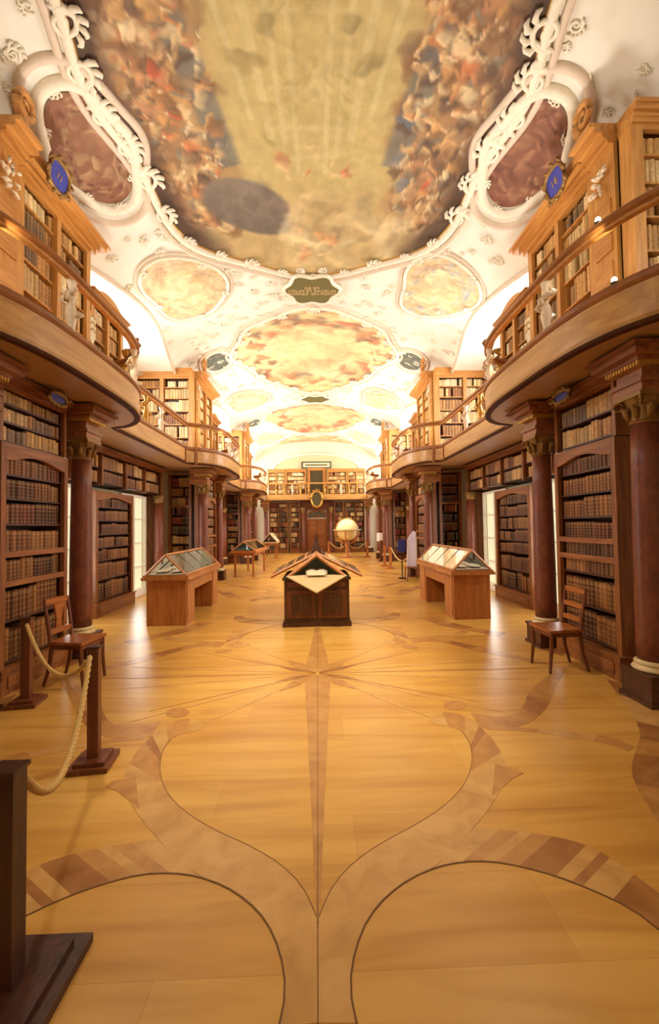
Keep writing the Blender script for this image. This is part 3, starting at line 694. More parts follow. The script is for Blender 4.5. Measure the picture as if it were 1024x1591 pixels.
# ------------------------------------------------------------------ ceiling frescoes and stucco
def rocaille(mb, x, y, ang, size, flip=1, off=.03):
    pts = []; rr = []
    for k in range(26):                                   # C-scroll: spiral opening into a tail
        a = k*.38; r = size*(.05+.012*k); u = r*math.cos(a); v = flip*r*math.sin(a)
        pts.append((u, v)); rr.append(size*(.035+.0016*k))
    ex = pts[-1]
    for k in range(1, 9):
        pts.append((ex[0]+size*.1*k*math.cos(.9), ex[1]+flip*size*(.1*k-.008*k*k))); rr.append(size*(.075-.007*k))
    ca, sa = math.cos(ang), math.sin(ang)
    def tp(u, v): return (x+u*ca-v*sa, y+u*sa+v*ca)
    mb.tube([oc(*tp(u, v), off) for u, v in pts], rr, 6)
    for k in range(4):                                    # blunt shell lobes
        a = .5+k*.55; b = flip*a
        mb.tube([oc(*tp(size*.3*math.cos(b), size*.3*math.sin(b)), off), oc(*tp(size*.43*math.cos(b+.1), size*.43*math.sin(b+.1)), off+size*.06), oc(*tp(size*.5*math.cos(b+.3), size*.5*math.sin(b+.3)), off+size*.03), oc(*tp(size*.5*math.cos(b+.5), size*.5*math.sin(b+.5)), off)], [size*.05, size*.075, size*.06, size*.025], 6)
def fresco(name, label, cx, cy, R, paint, nr, nt, frame_r, orn, orn_size, parent_mat='stucco_orn', gold=True, cat='fresco'):
    t = thing(name, label, cat, (0, 0, 0))
    mb = MB(); rows = [0]+[((k+1)/nr)**.8 for k in range(nr)]
    P = []
    mb.v.append(oc(cx, cy, .025)); P.append((0, 0))
    for r in rows[1:]:
        for k in range(nt):
            a = 2*PI*k/nt; q = R(a)*r; x, y = q*math.cos(a), q*math.sin(a); P.append((x, y)); mb.v.append(oc(cx+x, cy+y, .025))
    for k in range(nt): mb.f.append((0, 1+(k+1) % nt, 1+k))
    for j in range(nr-1):
        for k in range(nt):
            a = 1+j*nt; mb.f.append((a+k, a+(k+1) % nt, a+nt+(k+1) % nt, a+nt+k))
    P = np.array(P); rad = np.array([0]+[r for r in rows[1:] for k in range(nt)])
    C = paint(P[:, 0], P[:, 1], rad); C = np.clip(C, 0, 255)/255; C = np.where(C <= .04045, C/12.92, ((C+.055)/1.055)**2.4)
    mb.c = np.concatenate([C, np.ones((len(C), 1))], 1).tolist()
    part('painting', mb, M['fresco'], t, True)
    ring = lambda f, off: [oc(cx+R(2*PI*k/120)*f*math.cos(2*PI*k/120)+0, cy+R(2*PI*k/120)*f*math.sin(2*PI*k/120), off) for k in range(120)]
    part('stucco_frame', MB().tube(ring(1+.9*frame_r/R(0), .02), frame_r, 8, True), M[parent_mat], t, True)
    if gold: part('gilt_fillet', MB().tube(ring(1.0, .02), frame_r*.3, 6, True), M['gilt'], t, True)
    part('outer_band', MB().tube(ring(1+3*frame_r/R(0), .01), frame_r*.8, 6, True), M['pinkband'], t, True)
    for a, fl, sc in orn:
        o = MB(); q = R(a)*(1+.7*frame_r/R(0)); rocaille(o, cx+q*math.cos(a), cy+q*math.sin(a), a+PI/2*fl+(.4*fl), orn_size*sc, fl, .05)
        part('rocaille_scroll', o, M['stucco_orn'], t, True)
    return t
def sup(a, rx, ry, e): return 1/((abs(math.cos(a))/rx)**e+(abs(math.sin(a))/ry)**e)**(1/e)
def blobs(C, x, y, n, zone, pal, sz, al=.75, rs=None):
    x, y = x+.035*np.sin(9*y+3*x)+.02*np.sin(23*x+11*y)+.012*np.sin(41*y), y+.035*np.sin(8*x-4*y)+.02*np.sin(19*y-13*x)+.012*np.sin(37*x)
    for _ in range(n):
        px, py = zone(); a = np.random.uniform(0, PI); l = np.random.uniform(*sz); wd = l*np.random.uniform(.35, .8)
        u = (x-px)*math.cos(a)+(y-py)*math.sin(a); v = -(x-px)*math.sin(a)+(y-py)*math.cos(a)
        v = v+.3*(u*u/l-l*.3)
        m = np.clip(1.5*(1-(u/l)**2-(v/wd)**2), 0, 1)*al
        C += m[:, None]*((np.array(random.choice(pal), float)*(1+.22*np.clip(v/wd, -1, 1))[:, None])-C)
def line(C, x, y, p0, p1, wd, col, al):
    d = np.array(p1)-np.array(p0); L = np.hypot(*d); d = d/L; u = (x-p0[0])*d[0]+(y-p0[1])*d[1]; v = -(x-p0[0])*d[1]+(y-p0[1])*d[0]
    m = np.clip(1.5*(1-(v/wd)**2), 0, 1)*((u > 0) & (u < L))*al; C += m[:, None]*(np.array(col, float)-C)
def paint_big(x, y, r):
    C = np.zeros((len(x), 3)); ax = np.abs(x)
    base = np.array((198, 180, 122.)); C += base
    m = np.clip((ax-1.0)/.8, 0, 1); C += m[:, None]*(np.array((156, 120, 84.))-C)
    m = np.clip((y-1.4)/.7, 0, 1)*np.clip((2.6-ax)/.8, 0, 1); C += m[:, None]*(np.array((186, 162, 112.))-C)
    # painted architecture: pale ribs converging towards the far end
    for sx in (-1, 1):
        for k, (a, b) in enumerate(((.2, .3), (.36, .62), (.55, 1.0), (.78, 1.45))): line(C, x, y, (sx*a, 1.35-.25*k), (sx*b, -3.4), .045+.02*(k == 2), (212, 200, 148), .6)
        for yy in (-.1, -1.0, -2.0): blobs(C, x, y, 1, lambda: (sx*(.72-.12*yy), yy), [(148, 132, 84)], (.24, .26), .55)
        for yy in (-.5, -1.6): blobs(C, x, y, 1, lambda: (sx*(.42-.08*yy), yy), [(150, 136, 88)], (.16, .18), .5)
    for k, yy in enumerate((1.1, .7, .2, -.6)): line(C, x, y, (-.42-.05*k, yy), (.42+.05*k, yy), .035, (208, 194, 140), .6)
    blobs(C, x, y, 60, lambda: (random.gauss(0, .3), random.uniform(-3, 1.2)), [(196, 180, 124), (176, 156, 98), (206, 192, 140), (168, 150, 96)], (.06, .2), .35)
    for sx in (-1, 1):
        side = lambda: (sx*random.uniform(1.25, 2.3), random.uniform(-3, 2.2))
        blobs(C, x, y, 90, side, [(128, 92, 60), (150, 114, 80), (108, 84, 66), (164, 128, 88)], (.15, .4), .6)
        line(C, x, y, (sx*1.2, 1.2), (sx*1.5, -.6), .2, (104, 108, 110), .65)
        blobs(C, x, y, 420, side, [(190, 130, 84), (206, 172, 122), (222, 202, 160), (190, 138, 100), (134, 130, 116), (140, 104, 74), (196, 160, 108), (98, 78, 64), (202, 154, 98), (204, 184, 140), (160, 132, 100)], (.05, .17), .75)
        blobs(C, x, y, 6, lambda: (sx*random.uniform(1.25, 1.9), random.uniform(-.2, 1.6)), [(198, 92, 64), (104, 114, 126), (206, 124, 80)], (.1, .18), .7)
        blobs(C, x, y, 160, side, [(226, 206, 164), (200, 150, 100), (120, 92, 70), (214, 186, 140)], (.03, .08), .7)
    m = np.clip((r-.84)/.1, 0, 1)*np.clip((ax-1.4)/.5, 0, 1); C += .8*m[:, None]*(np.array((66, 48, 40.))-C)
    u = (x+1.0)/.78; v = (y-1.88-.25*u)/.5; m = np.clip(4*(1-u*u-v*v), 0, 1)*.95; C += m[:, None]*(np.array((120, 110, 98.))*(1-.12*v)[:, None]-C)
    blobs(C, x, y, 14, lambda: (random.uniform(-1.5, -.5), random.uniform(1.6, 2.2)), [(132, 120, 106), (108, 98, 88), (124, 110, 96)], (.15, .35), .4)
    blobs(C, x, y, 40, lambda: (random.uniform(-.3, 1.5), random.uniform(1.75, 3.0)), [(200, 180, 132), (186, 162, 112), (220, 204, 164), (172, 148, 104)], (.25, .5), .5)
    blobs(C, x, y, 16, lambda: (random.uniform(-.4, .4), random.uniform(2.3, 2.95)), [(232, 208, 156), (218, 158, 110), (214, 190, 140), (226, 206, 160)], (.08, .22), .6)
    blobs(C, x, y, 10, lambda: (random.uniform(-.6, .6), random.uniform(.9, 1.4)), [(200, 122, 88), (216, 190, 142)], (.07, .15), .55)
    return C
def paint_pale(pal_edge, pal_mid, centre, seed=0):
    def f(x, y, r):
        C = np.zeros((len(x), 3))+np.array(centre, float); mx = np.abs(x).max(); my = np.abs(y).max()
        def edge():
            a = random.uniform(0, 2*PI); q = random.uniform(.6, 1); return (mx*q*math.cos(a), my*q*math.sin(a))
        blobs(C, x, y, 60, lambda: (random.uniform(-mx, mx)*.7, random.uniform(-my, my)*.7), pal_mid, (mx*.12, mx*.35), .5)
        blobs(C, x, y, 150, edge, pal_edge, (mx*.05, mx*.16), .75); return C
    return f
EDGE = [(196, 140, 96), (160, 120, 90), (210, 170, 120), (186, 110, 80), (140, 124, 104), (222, 196, 150), (120, 92, 74)]
MID = [(220, 200, 150), (206, 180, 130), (230, 214, 172), (196, 160, 120)]
orn_big = []
for k in range(34):
    a = 2*PI*(k+.5)/34; orn_big.append((a, 1 if k % 2 else -1, random.uniform(.7, 1.0) if abs(math.cos(a)) < .75 else random.uniform(1.1, 1.5)))
def Rbig(a): return sup(a, 2.5, 3.3, 2.5)*(1+.03*math.cos(8*a)+.014*math.sin(2*a)**2)
fresco('ceiling_fresco', 'huge nearest ceiling fresco with dark crowded sides and olive painted architecture', 0, PC[0], Rbig, paint_big, 170, 320, .06, orn_big, .34)
def Rmid(a): return sup(a, 2.28, 2.75, 2.2)*(1+.06*math.cos(4*a)+.03*math.cos(8*a))
orn_mid = [(2*PI*(k+.5)/22, 1 if k % 2 else -1, 1) for k in range(22)]
fresco('ceiling_fresco', 'second ceiling fresco from the entrance, orange clouds around a pale yellow sky', 0, PC[1], Rmid, paint_pale(EDGE, MID, (224, 204, 152)), 60, 130, .06, orn_mid, .38)
fresco('ceiling_fresco', 'third ceiling fresco from the entrance, pale brown clouds, small in the distance', 0, PC[2], Rmid, paint_pale(EDGE[1:4], MID, (214, 190, 140)), 40, 100, .06, orn_mid, .26)
def Rfar(a): return sup(a, 2.2, 1.6, 2.3)
fresco('ceiling_fresco', 'farthest ceiling fresco, a pale sliver over the end wall', 0, 24.4, Rfar, paint_pale(MID, MID, (206, 188, 140)), 24, 80, .05, orn_mid[::2], .24)
# sepia ovals beside the nearest pier, pale cartouches over the bays
SEP = [(120, 76, 60), (150, 104, 80), (100, 62, 50), (176, 136, 100), (140, 96, 72)]
SEPB = [(136, 92, 70), (182, 150, 112), (164, 124, 92), (200, 172, 130)]
def Rov(a): return sup(a, .42, .7, 2.3)*(1+.07*math.cos(4*a))
orn_ov = [(2*PI*(k+.5)/10, 1 if k % 2 else -1, 1) for k in range(10)]
for s in (-1, 1):
    sn = side_name(s)
    fresco('sepia_fresco', 'oval sepia-brown painted medallion in stucco frame above the nearest %s pier' % sn, s*2.9, PC[0]+.65, Rov, paint_pale(SEP, SEPB if s < 0 else SEP, (140, 98, 74) if s < 0 else (130, 84, 66)), 36, 80, .07, orn_ov, .2, gold=False)
    for i in (1, 2):
        fresco('sepia_fresco', 'small grey-green oval medallion above the %s %s pier' % (PN[i], sn), s*2.92, PC[i]-.1, lambda a: sup(a, .34, .55, 2.2), paint_pale([(70, 78, 70), (110, 112, 98)], [(90, 96, 86), (130, 130, 112)], (88, 94, 84)), 20, 50, .05, orn_ov[::2], .16, gold=False)
    for i, b in enumerate(BAYS[1:]):
        fresco('bay_fresco', 'pale lobed cartouche painting over the %s %s window bay' % (PN[i], sn), s*2.55, b-.3, lambda a: sup(a, .72, .95, 2.2)*(1+.1*math.cos(3*a+.5)), paint_pale([(206, 180, 140), (190, 160, 124), (214, 180, 150)]+([(150, 160, 170), (170, 176, 180)] if s > 0 else []), MID, (214, 192, 152)), 30, 70, .035, orn_ov[::2], .2, gold=False)
def text_mesh(txt, size, mat, name='lettering', depth=.004):
    cu = bpy.data.curves.new(name, 'FONT'); cu.body = txt; cu.size = size; cu.align_x = 'CENTER'; cu.align_y = 'CENTER'; cu.extrude = depth; cu.space_line = .9
    o = bpy.data.objects.new(name, cu); COL.objects.link(o); dg = bpy.context.evaluated_depsgraph_get()
    me = bpy.data.meshes.new_from_object(o.evaluated_get(dg)); bpy.data.objects.remove(o); me.materials.clear(); me.materials.append(mat); me.name = name; return me
def plaque(label, cx, cy, rx, ry, txt, size):
    t = thing('ceiling_plaque', label, 'plaque', (0, 0, 0))
    R = lambda a: sup(a, rx, ry, 2.4)*(1+.1*math.cos(6*a))
    top = [(cx+R(2*PI*k/60)*math.cos(2*PI*k/60), cy+R(2*PI*k/60)*math.sin(2*PI*k/60)) for k in range(60)]
    mb = MB(); zc = vault(cx, cy)-.05
    mb.prism(top, zc-.02, zc+.06); part('panel', mb, M['olive'], t)
    part('stucco_rim', MB().tube([(cx+(x-cx)*1.08, cy+(y-cy)*1.1, zc) for x, y in top], .04, 6, True), M['stucco_orn'], t, True)
    if txt:
        me = text_mesh(txt, size, M['cream']); o = link('lettering', me, t, (cx, cy, zc-.023)); o.rotation_euler = (PI, 0, 0)
    for k in range(8):
        o = MB(); a = 2*PI*(k+.5)/8; rocaille(o, cx+R(a)*1.25*math.cos(a), cy+R(a)*1.25*math.sin(a), a, .22, 1 if k % 2 else -1); part('rocaille_scroll', o, M['stucco_orn'], t, True)
plaque('dark olive ceiling plaque with three lines of gold letters beyond the huge fresco', -.03, 8.7, .5, .46, 'DE SPI\nVIRUM ET SACRUM\nMARRED IEN PONTI', .12)
plaque('small olive ceiling plaque between the second and third frescoes', 0, 16.3, .5, .4, '', .1)
# low relief stucco sprigs: uncountable
sp = MB()
random.seed(11)
for k in range(1500):
    y = random.uniform(2.2, 24); x = random.uniform(-3.55, 3.55)
    bad = False
    for c, R in ((PC[0], Rbig), (PC[1], Rmid), (PC[2], Rmid)):
        d = math.hypot(x, y-c)
        if d < R(math.atan2(y-c, x))+.2: bad = True
    for s in (-1, 1):
        for i, b in enumerate(BAYS[1:]):
            if math.hypot((x-s*2.62)/.95, (y-b+.15)/1.15) < 1: bad = True
        if math.hypot((x-s*2.9)/.6, (y-PC[0]-.55)/.9) < 1: bad = True
    if math.hypot(x/.8, (y-8.7)/.7) < 1: bad = True
    if bad: continue
    rocaille(sp, x, y, random.uniform(0, 6.28), random.uniform(.08, .24), random.choice((-1, 1)), .015)
tag(part('stucco_sprigs', sp, M['stucco_orn'], ceiling, True), kind='stuff')
for i, b in enumerate(BAYS):                  # groin mouldings of the window lunettes
    for s in (-1, 1):
        pts = []
        for k in range(33):
            y = b+(k/32-.5)*5.4; t_ = (phase(y) % 1)-.5; lv = 5.8+.34*(1-(t_/.37)**2); lo, hi = 0., 3.82
            if lv < 5.65: continue
            for _ in range(30):
                md = (lo+hi)/2
                if main_vault(md, y) > lv: lo = md
                else: hi = md
            pts.append((s*lo, y, lv-.02))
        part('groin_moulding', MB().tube(pts, .045, 6), M['pinkband'], ceiling, True)

# ------------------------------------------------------------------ cartouche signs on the cornices
def cartouche(label, loc, rz, w_, h_, txt, tilt=.0):
    t = thing('cartouche_sign', label, 'sign', loc, rz); t.rotation_euler = (tilt, 0, rz)
    n = 28; R = lambda a: sup(a, w_/2, h_/2, 3)
    part('enamel_field', MB().slab([(R(2*PI*k/n)*math.cos(2*PI*k/n), R(2*PI*k/n)*math.sin(2*PI*k/n)) for k in range(n)], -.03, 0), M['blue'], t)
    part('gilt_frame', MB().tube([(R(2*PI*k/n)*1.05*math.cos(2*PI*k/n), -.03, R(2*PI*k/n)*1.05*math.sin(2*PI*k/n)) for k in range(n)], .026, 6, True), M['bronze'], t, True)
    cr = MB()
    for k in range(10):
        a = 2*PI*k/10; r = R(a)*1.1
        cr.tube([(r*math.cos(a), -.03, r*math.sin(a)), (r*1.18*math.cos(a+.15), -.05, r*1.18*math.sin(a+.15)), (r*1.12*math.cos(a+.4), -.03, r*1.12*math.sin(a+.4))], [.02, .028, .006], 5)
    part('frame_leaves', cr, M['bronze'], t, True)
    if txt:
        me = text_mesh(txt, h_*.34, M['gilt']); o = tag(link('lettering', me, t, (0, -.034, 0)), kind='stuff'); o.rotation_euler = (PI/2, 0, 0)
for s in (-1, 1):
    cartouche('blue enamel cartouche sign with gilt frame on the upper cornice of the nearest %s pier' % side_name(s), (s*3.05, PC[0]+.14, 5.88), RZ[s], .34, .3, 'I I' if s < 0 else 'I E', .25)
    cartouche('small blue cartouche sign under the gallery on the lower cornice of the nearest %s pier' % side_name(s), (s*2.96, PC[0], 3.15), RZ[s], .3, .12, '', .15)

# ------------------------------------------------------------------ furniture
def vitrine(label, a, b, width, rim=.83, ridge=.36, leggy=False, top_mat='casex', lid=None, sgn=1):
    """display desk: a, b = near and far floor corners of the aisle side, width away from the aisle"""
    a, b = Vector(a), Vector(b); L = (b-a).length; ang = math.atan2(b.y-a.y, b.x-a.x)-PI/2
    c = (a+b)/2
    t = thing('display_desk', label, 'display case', (c.x, c.y, 0), ang)     # local: x away from aisle * sgn, y along
    W = width; X = lambda u: sgn*u
    def B(mb, u0, u1, y0, y1, z0, z1): return mb.box(min(X(u0), X(u1)), max(X(u0), X(u1)), y0, y1, z0, z1)
    if leggy:
        for u in (.03, W-.09):
            for y in (-L/2+.03, L/2-.09): part('leg', B(MB(), u, u+.06, y, y+.06, 0, rim-.16), M['case'], t)
        part('apron', B(MB(), .02, W-.02, -L/2+.02, L/2-.02, rim-.16, rim-.06), M['case'], t)
    else:
        for y0, y1 in ((-L/2, -L/2+.5), (L/2-.5, L/2)):
            p = part('pedestal', B(MB(), 0, W, y0, y1, 0, rim-.06), M['case'], t)
            part('pilaster_strip', B(MB(), -.015, 0, y0+.06, y0+.12, .05, rim-.12), M['casex'], p)
        part('apron', B(MB(), .0, W, -L/2+.5, L/2-.5, rim-.28, rim-.06), M['case'], t)
        part('knee_back', B(MB(), W-.05, W-.02, -L/2+.5, L/2-.5, .0, rim-.28), M['dark'], t)
    e = .07
    part('rim', B(B(MB(), -e, W+e, -L/2-e, L/2+e, rim-.06, rim-.01), -e+.02, W+e-.02, -L/2-e+.02, L/2+e-.02, rim-.01, rim+.02), M[top_mat], t)
    part('display_bed', B(MB(), .0, W, -L/2, L/2, rim+.02, rim+.035), M['paper'] if not leggy else M['felt'], t)
    z0, z1 = rim+.02, rim+ridge; y0, y1 = -L/2-.02, L/2+.02; um = W/2
    fr = MB(); bar = .022
    for y in (y0, y1):
        fr.tube([(X(-.02), y, z0), (X(um), y, z1)], bar, 4).tube([(X(W+.02), y, z0), (X(um), y, z1)], bar, 4)
    fr.tube([(X(um), y0, z1), (X(um), y1, z1)], bar*1.2, 4)
    for u in (-.02, W+.02): fr.tube([(X(u), y0, z0+.01), (X(u), y1, z0+.01)], bar, 4)
    part('roof_frame', fr, M[top_mat], t)
    for k in (1, 2, 3):
        y = y0+(y1-y0)*k/4
        for u in (-.02, W+.02): part('glazing_bar', MB().tube([(X(u), y, z0), (X(um), y, z1)], .01, 4), M['black'], t)
    for u in (-.02, W+.02):
        for k in range(4):
            ya, yb = y0+(y1-y0)*k/4+.01, y0+(y1-y0)*(k+1)/4-.01
            gm = MB(); gm.v = [(X(u), ya, z0+.01), (X(u), yb, z0+.01), (X(um), yb, z1), (X(um), ya, z1)]; gm.v += [(x, y, z-.004) for x, y, z in gm.v[:4]]
            gm.f = [(0, 1, 2, 3), (7, 6, 5, 4), (0, 4, 5, 1), (1, 5, 6, 2), (2, 6, 7, 3), (3, 7, 4, 0)]
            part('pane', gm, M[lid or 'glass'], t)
    for y in (y0, y1): part('gable_pane', MB().slab([(X(0), z0+.02), (X(W), z0+.02), (X(um), z1-.03)], y-.002, y+.002), M['glass'], t)
    return t, L, W, rim, ang, c
def rotp(c, ang, x, y): return (c.x+x*math.cos(ang)-y*math.sin(ang), c.y+x*math.sin(ang)+y*math.cos(ang))
MSM = {}
def manuscript(label, loc, rz, tilt=.3, w_=.3, h_=.24, group=None):
    t = thing('open_manuscript', label, 'book', loc, rz, group)
    for sx in (-1, 1):
        n = 6; q = [(sx*w_/2*k/n, .012+.03*math.sin(PI*min(1, k/n*.9+.1))) for k in range(n+1)]
        mb = MB().slab(q+[(sx*w_/2, 0), (0, 0)], -h_/2, h_/2); part('page_block', mb, M['paper'], t)
    part('cover', MB().box(-w_/2-.01, w_/2+.01, -h_/2-.01, h_/2+.01, -.012, 0), M['dark'], t)
    t.rotation_euler = (tilt, 0, rz); return t
for s, sn, a, b, sg in ((1, 'right', (706.5, 963), (653, 929), 1), (-1, 'left', (289, 972), (338, 935), -1)):
    A, Bq = G(*a), G(*b)
    t, L, W, rim, ang, c = vitrine('cherry display desk with glazed gable top and knee hole on the %s of the aisle' % sn, A, Bq, .64 if s > 0 else .66, sgn=sg)
    for k in range(4):
        y = -L/2+L*(k+.5)/4
        for q in range(2):
            x = sg*W*(.3+.4*q); px, py = rotp(c, ang, x, y)
            manuscript('open manuscript, %s from the near end, %s side of the %s display desk' % (['first', 'second', 'third', 'fourth'][k], ['aisle', 'wall'][q], sn), (px, py, rim+.058), ang+(PI/2 if (x > 0) else -PI/2)*1.0, .08, .3, .15)
A, Bq = G(396, 897), G(405, 887.5)
A.z = Bq.z = 0
vitrine('small gable-glazed display table on thin legs beyond the left display desk', G(396, 897), G(396, 897)+Vector((.12, 2.0, 0)), .72, .86, .3, leggy=True, sgn=-1)
vitrine('farthest display table with pale painted-reflection lid on the left of the aisle', G(430, 868), G(430, 868)+Vector((-.05, 1.7, 0)), .7, .85, .45, leggy=True, sgn=-1, top_mat='cream', lid='paper')  # window reflection painted into the lid as opaque pale panes

# central cross-gabled showcase
c0 = G(439, 975); c1 = G(546.5, 972.5); cw = (c1-c0).length; cc = (c0+c1)/2
t = thing('central_showcase', 'dark walnut centre showcase with cross-gabled glazed top standing on the aisle', 'display case', (cc.x, cc.y+cw/2, 0))
h = cw/2; zt = .79
part('cabinet', MB().box(-h+.03, h-.03, -h+.03, h-.03, .06, zt), M['dark'], t)
part('plinth', MB().box(-h, h, -h, h, 0, .07).box(-h+.015, h-.015, -h+.015, h-.015, .07, .09), M['dark'], t)
part('top_moulding', MB().box(-h, h, -h, h, zt-.03, zt), M['dark'], t)
for sx in (-1, 1):
    d = part('door', MB().box(min(sx*.02, sx*(h-.07)), max(sx*.02, sx*(h-.07)), -h+.015, -h+.03, .14, zt-.2), M['redwood'], t)
    part('door_field', MB().box(min(sx*.09, sx*(h-.14)), max(sx*.09, sx*(h-.14)), -h+.005, -h+.015, .2, zt-.26), M['dark'], d)
    part('drawer', MB().box(min(sx*.1, sx*(h-.1)), max(sx*.1, sx*(h-.1)), -h+.015, -h+.03, zt-.14, zt-.06), M['redwood'], t)
zr = 1.19
part('display_bed', MB().box(-h+.04, h-.04, -h+.04, h-.04, zt, zt+.02), M['felt'], t)
gw = h-.1; yf = -h+.0
part('gable_frame', MB().tube([(-gw, yf, zt+.03), (0, yf, zr-.02)], .03, 4).tube([(gw, yf, zt+.03), (0, yf, zr-.02)], .03, 4), M['casex'], t)
part('gable_back', MB().slab([(-gw+.03, zt+.04), (gw-.03, zt+.04), (0, zr-.05)], yf+.3, yf+.32), M['felt'], t)
part('gable_pane', MB().slab([(-gw+.03, zt+.04), (gw-.03, zt+.04), (0, zr-.05)], yf+.01, yf+.014), M['glass'], t)
y0r, y1r = -h+.12, h+.25; ew = h+.2; ze = zt+.02
part('ridge', MB().tube([(0, y0r, zr), (0, y1r, zr)], .03, 4), M['casex'], t)
for y in (y0r, y1r):
    part('rafter', MB().tube([(-ew, y, ze), (0, y, zr)], .026, 4).tube([(ew, y, ze), (0, y, zr)], .026, 4), M['casex'], t)
for sx in (-1, 1):
    for q in range(4):                       # stepped glazed lids, one above the other
        ua, ub = 1-q/4, 1-(q+1)/4; za, zb = ze+(zr-ze)*(1-ua), ze+(zr-ze)*(1-ub)
        lid_ = MB(); v = [(sx*ew*ua, y0r+.1*q*0+.02, za+.03), (sx*ew*ub, y0r+.02, zb+.015), (sx*ew*ub, y1r-.02, zb+.015), (sx*ew*ua, y1r-.02, za+.03)]
        lid_.v = v+[(x, y, z-.018) for x, y, z in v]; lid_.f = [(0, 1, 2, 3), (7, 6, 5, 4), (0, 4, 5, 1), (1, 5, 6, 2), (2, 6, 7, 3), (3, 7, 4, 0)]
        o = part('sloping_lid', lid_, M['casex' if q % 2 == 0 else 'case'], t)
        w2 = [(x*.5+sx*ew*(ua+ub)/4*0+sx*ew*(ua+ub)/4, y, 0) for x, y, z in v]
        gp = MB(); vv = []
        for (fa, yy) in ((.15, y0r+.08), (.85, y0r+.08), (.85, y1r-.08), (.15, y1r-.08)):
            u = ua+(ub-ua)*fa; vv.append((sx*ew*u, yy, za+.03+(zb-za-.015)*fa+.003))
        gp.v = vv+[(x, y, z+.004) for x, y, z in vv]; gp.f = [(0, 1, 2, 3), (7, 6, 5, 4), (0, 4, 5, 1), (1, 5, 6, 2), (2, 6, 7, 3), (3, 7, 4, 0)]
        part('pane', gp, M['darkglass'], o)
bd = MB(); v = [(-.5, -h-.02, zt+.05), (0, -h-.27, zt-.19), (.5, -h-.02, zt+.05), (0, -h+.02, zt+.06)]; bd.v = v+[(x, y+.012, z-.02) for x, y, z in v]
bd.f = [(0, 1, 2, 3), (7, 6, 5, 4), (0, 4, 5, 1), (1, 5, 6, 2), (2, 6, 7, 3), (3, 7, 4, 0)]; part('hinged_flap', bd, M['cream'], t)
part('finial', MB().lathe([(.14, zr-.05), (.13, zr+.02), (.05, zr+.2), (.012, zr+.34)], 4, a0=PI/4), M['dark'], t)
p = tag(part('label_card', MB().box(-.15, .15, -.006, .006, 0, .07), M['paper'], loc=(cc.x, cc.y-.06, zt+.055)), 'small printed card on the flap of the central showcase', 'card')
p.rotation_euler = (-.5, 0, 0)
manuscript('open manuscript on green felt inside the central showcase', (cc.x, cc.y+.15, zt+.07), 0, .3, .36, .2)

# chairs
def chair(label, cx, cy, rz, splat):
    """local: faces -y, back at +y"""
    t = thing('wooden_chair', label, 'chair', (cx, cy, 0), rz); w_, d_ = .42, .4
    part('seat', MB().prism([(-w_/2, -d_/2), (w_/2, -d_/2), (w_/2-.03, d_/2), (-w_/2+.03, d_/2)], .44, .47), M['cherry'], t)
    part('seat_apron', MB().box(-w_/2+.03, w_/2-.03, -d_/2+.02, -d_/2+.04, .39, .44).box(-w_/2+.03, -w_/2+.05, -d_/2+.04, d_/2-.02, .39, .44).box(w_/2-.05, w_/2-.03, -d_/2+.04, d_/2-.02, .39, .44), M['redwood'], t)
    for sx in (-1, 1):
        part('leg', MB().tube([(sx*(w_/2-.03), -d_/2+.03, .44), (sx*(w_/2-.035), -d_/2+.025, .25), (sx*(w_/2-.03), -d_/2+.0, .0)], [.024, .021, .015], 6), M['redwood'], t)
        part('leg', MB().tube([(sx*(w_/2-.06), d_/2-.03, .44), (sx*(w_/2-.06), d_/2+.0, .2), (sx*(w_/2-.05), d_/2+.06, 0)], [.024, .021, .015], 6), M['redwood'], t)
        part('back_post', MB().tube([(sx*(w_/2-.05), d_/2-.02, .44), (sx*(w_/2-.045), d_/2+.0, .6), (sx*(w_/2-.04), d_/2+.05, .9)], [.02, .018, .016], 6), M['redwood'], t)
    def railm(z, y, hh):
        return MB().slab([(-w_/2+.05, z-hh/2), (w_/2-.05, z-hh/2), (w_/2-.05, z+hh/2), (0, z+hh/2+.012), (-w_/2+.05, z+hh/2)], y-.01, y+.01)
    part('top_rail', railm(.875, d_/2+.045, .06), M['cherry'], t)
    part('lower_rail', railm(.56, d_/2-.005, .05), M['cherry'], t)
    if splat: part('splat', MB().slab([(-.05, .58), (.05, .58), (.035, .68), (.075, .85), (-.075, .85), (-.035, .68)], d_/2+.01, d_/2+.03), M['cherry'], t)
    else:
        part('middle_rail', railm(.71, d_/2+.018, .05), M['cherry'], t)
    return t
q = [G(832, 1029), G(860, 1048.6), G(880, 1029), G(905, 1043.6)]; m = sum(q, Vector())/4
chair('plain wooden chair with two open back rails in front of the right bookcase', m.x-.02, m.y, -PI/2+.05, False)
pc = (G(82, 1000, .46)+G(155, 985, .46))/2
chair('wooden chair with vase-shaped back splat behind the rope on the left', pc.x+.0, pc.y, PI/2-.12, True)

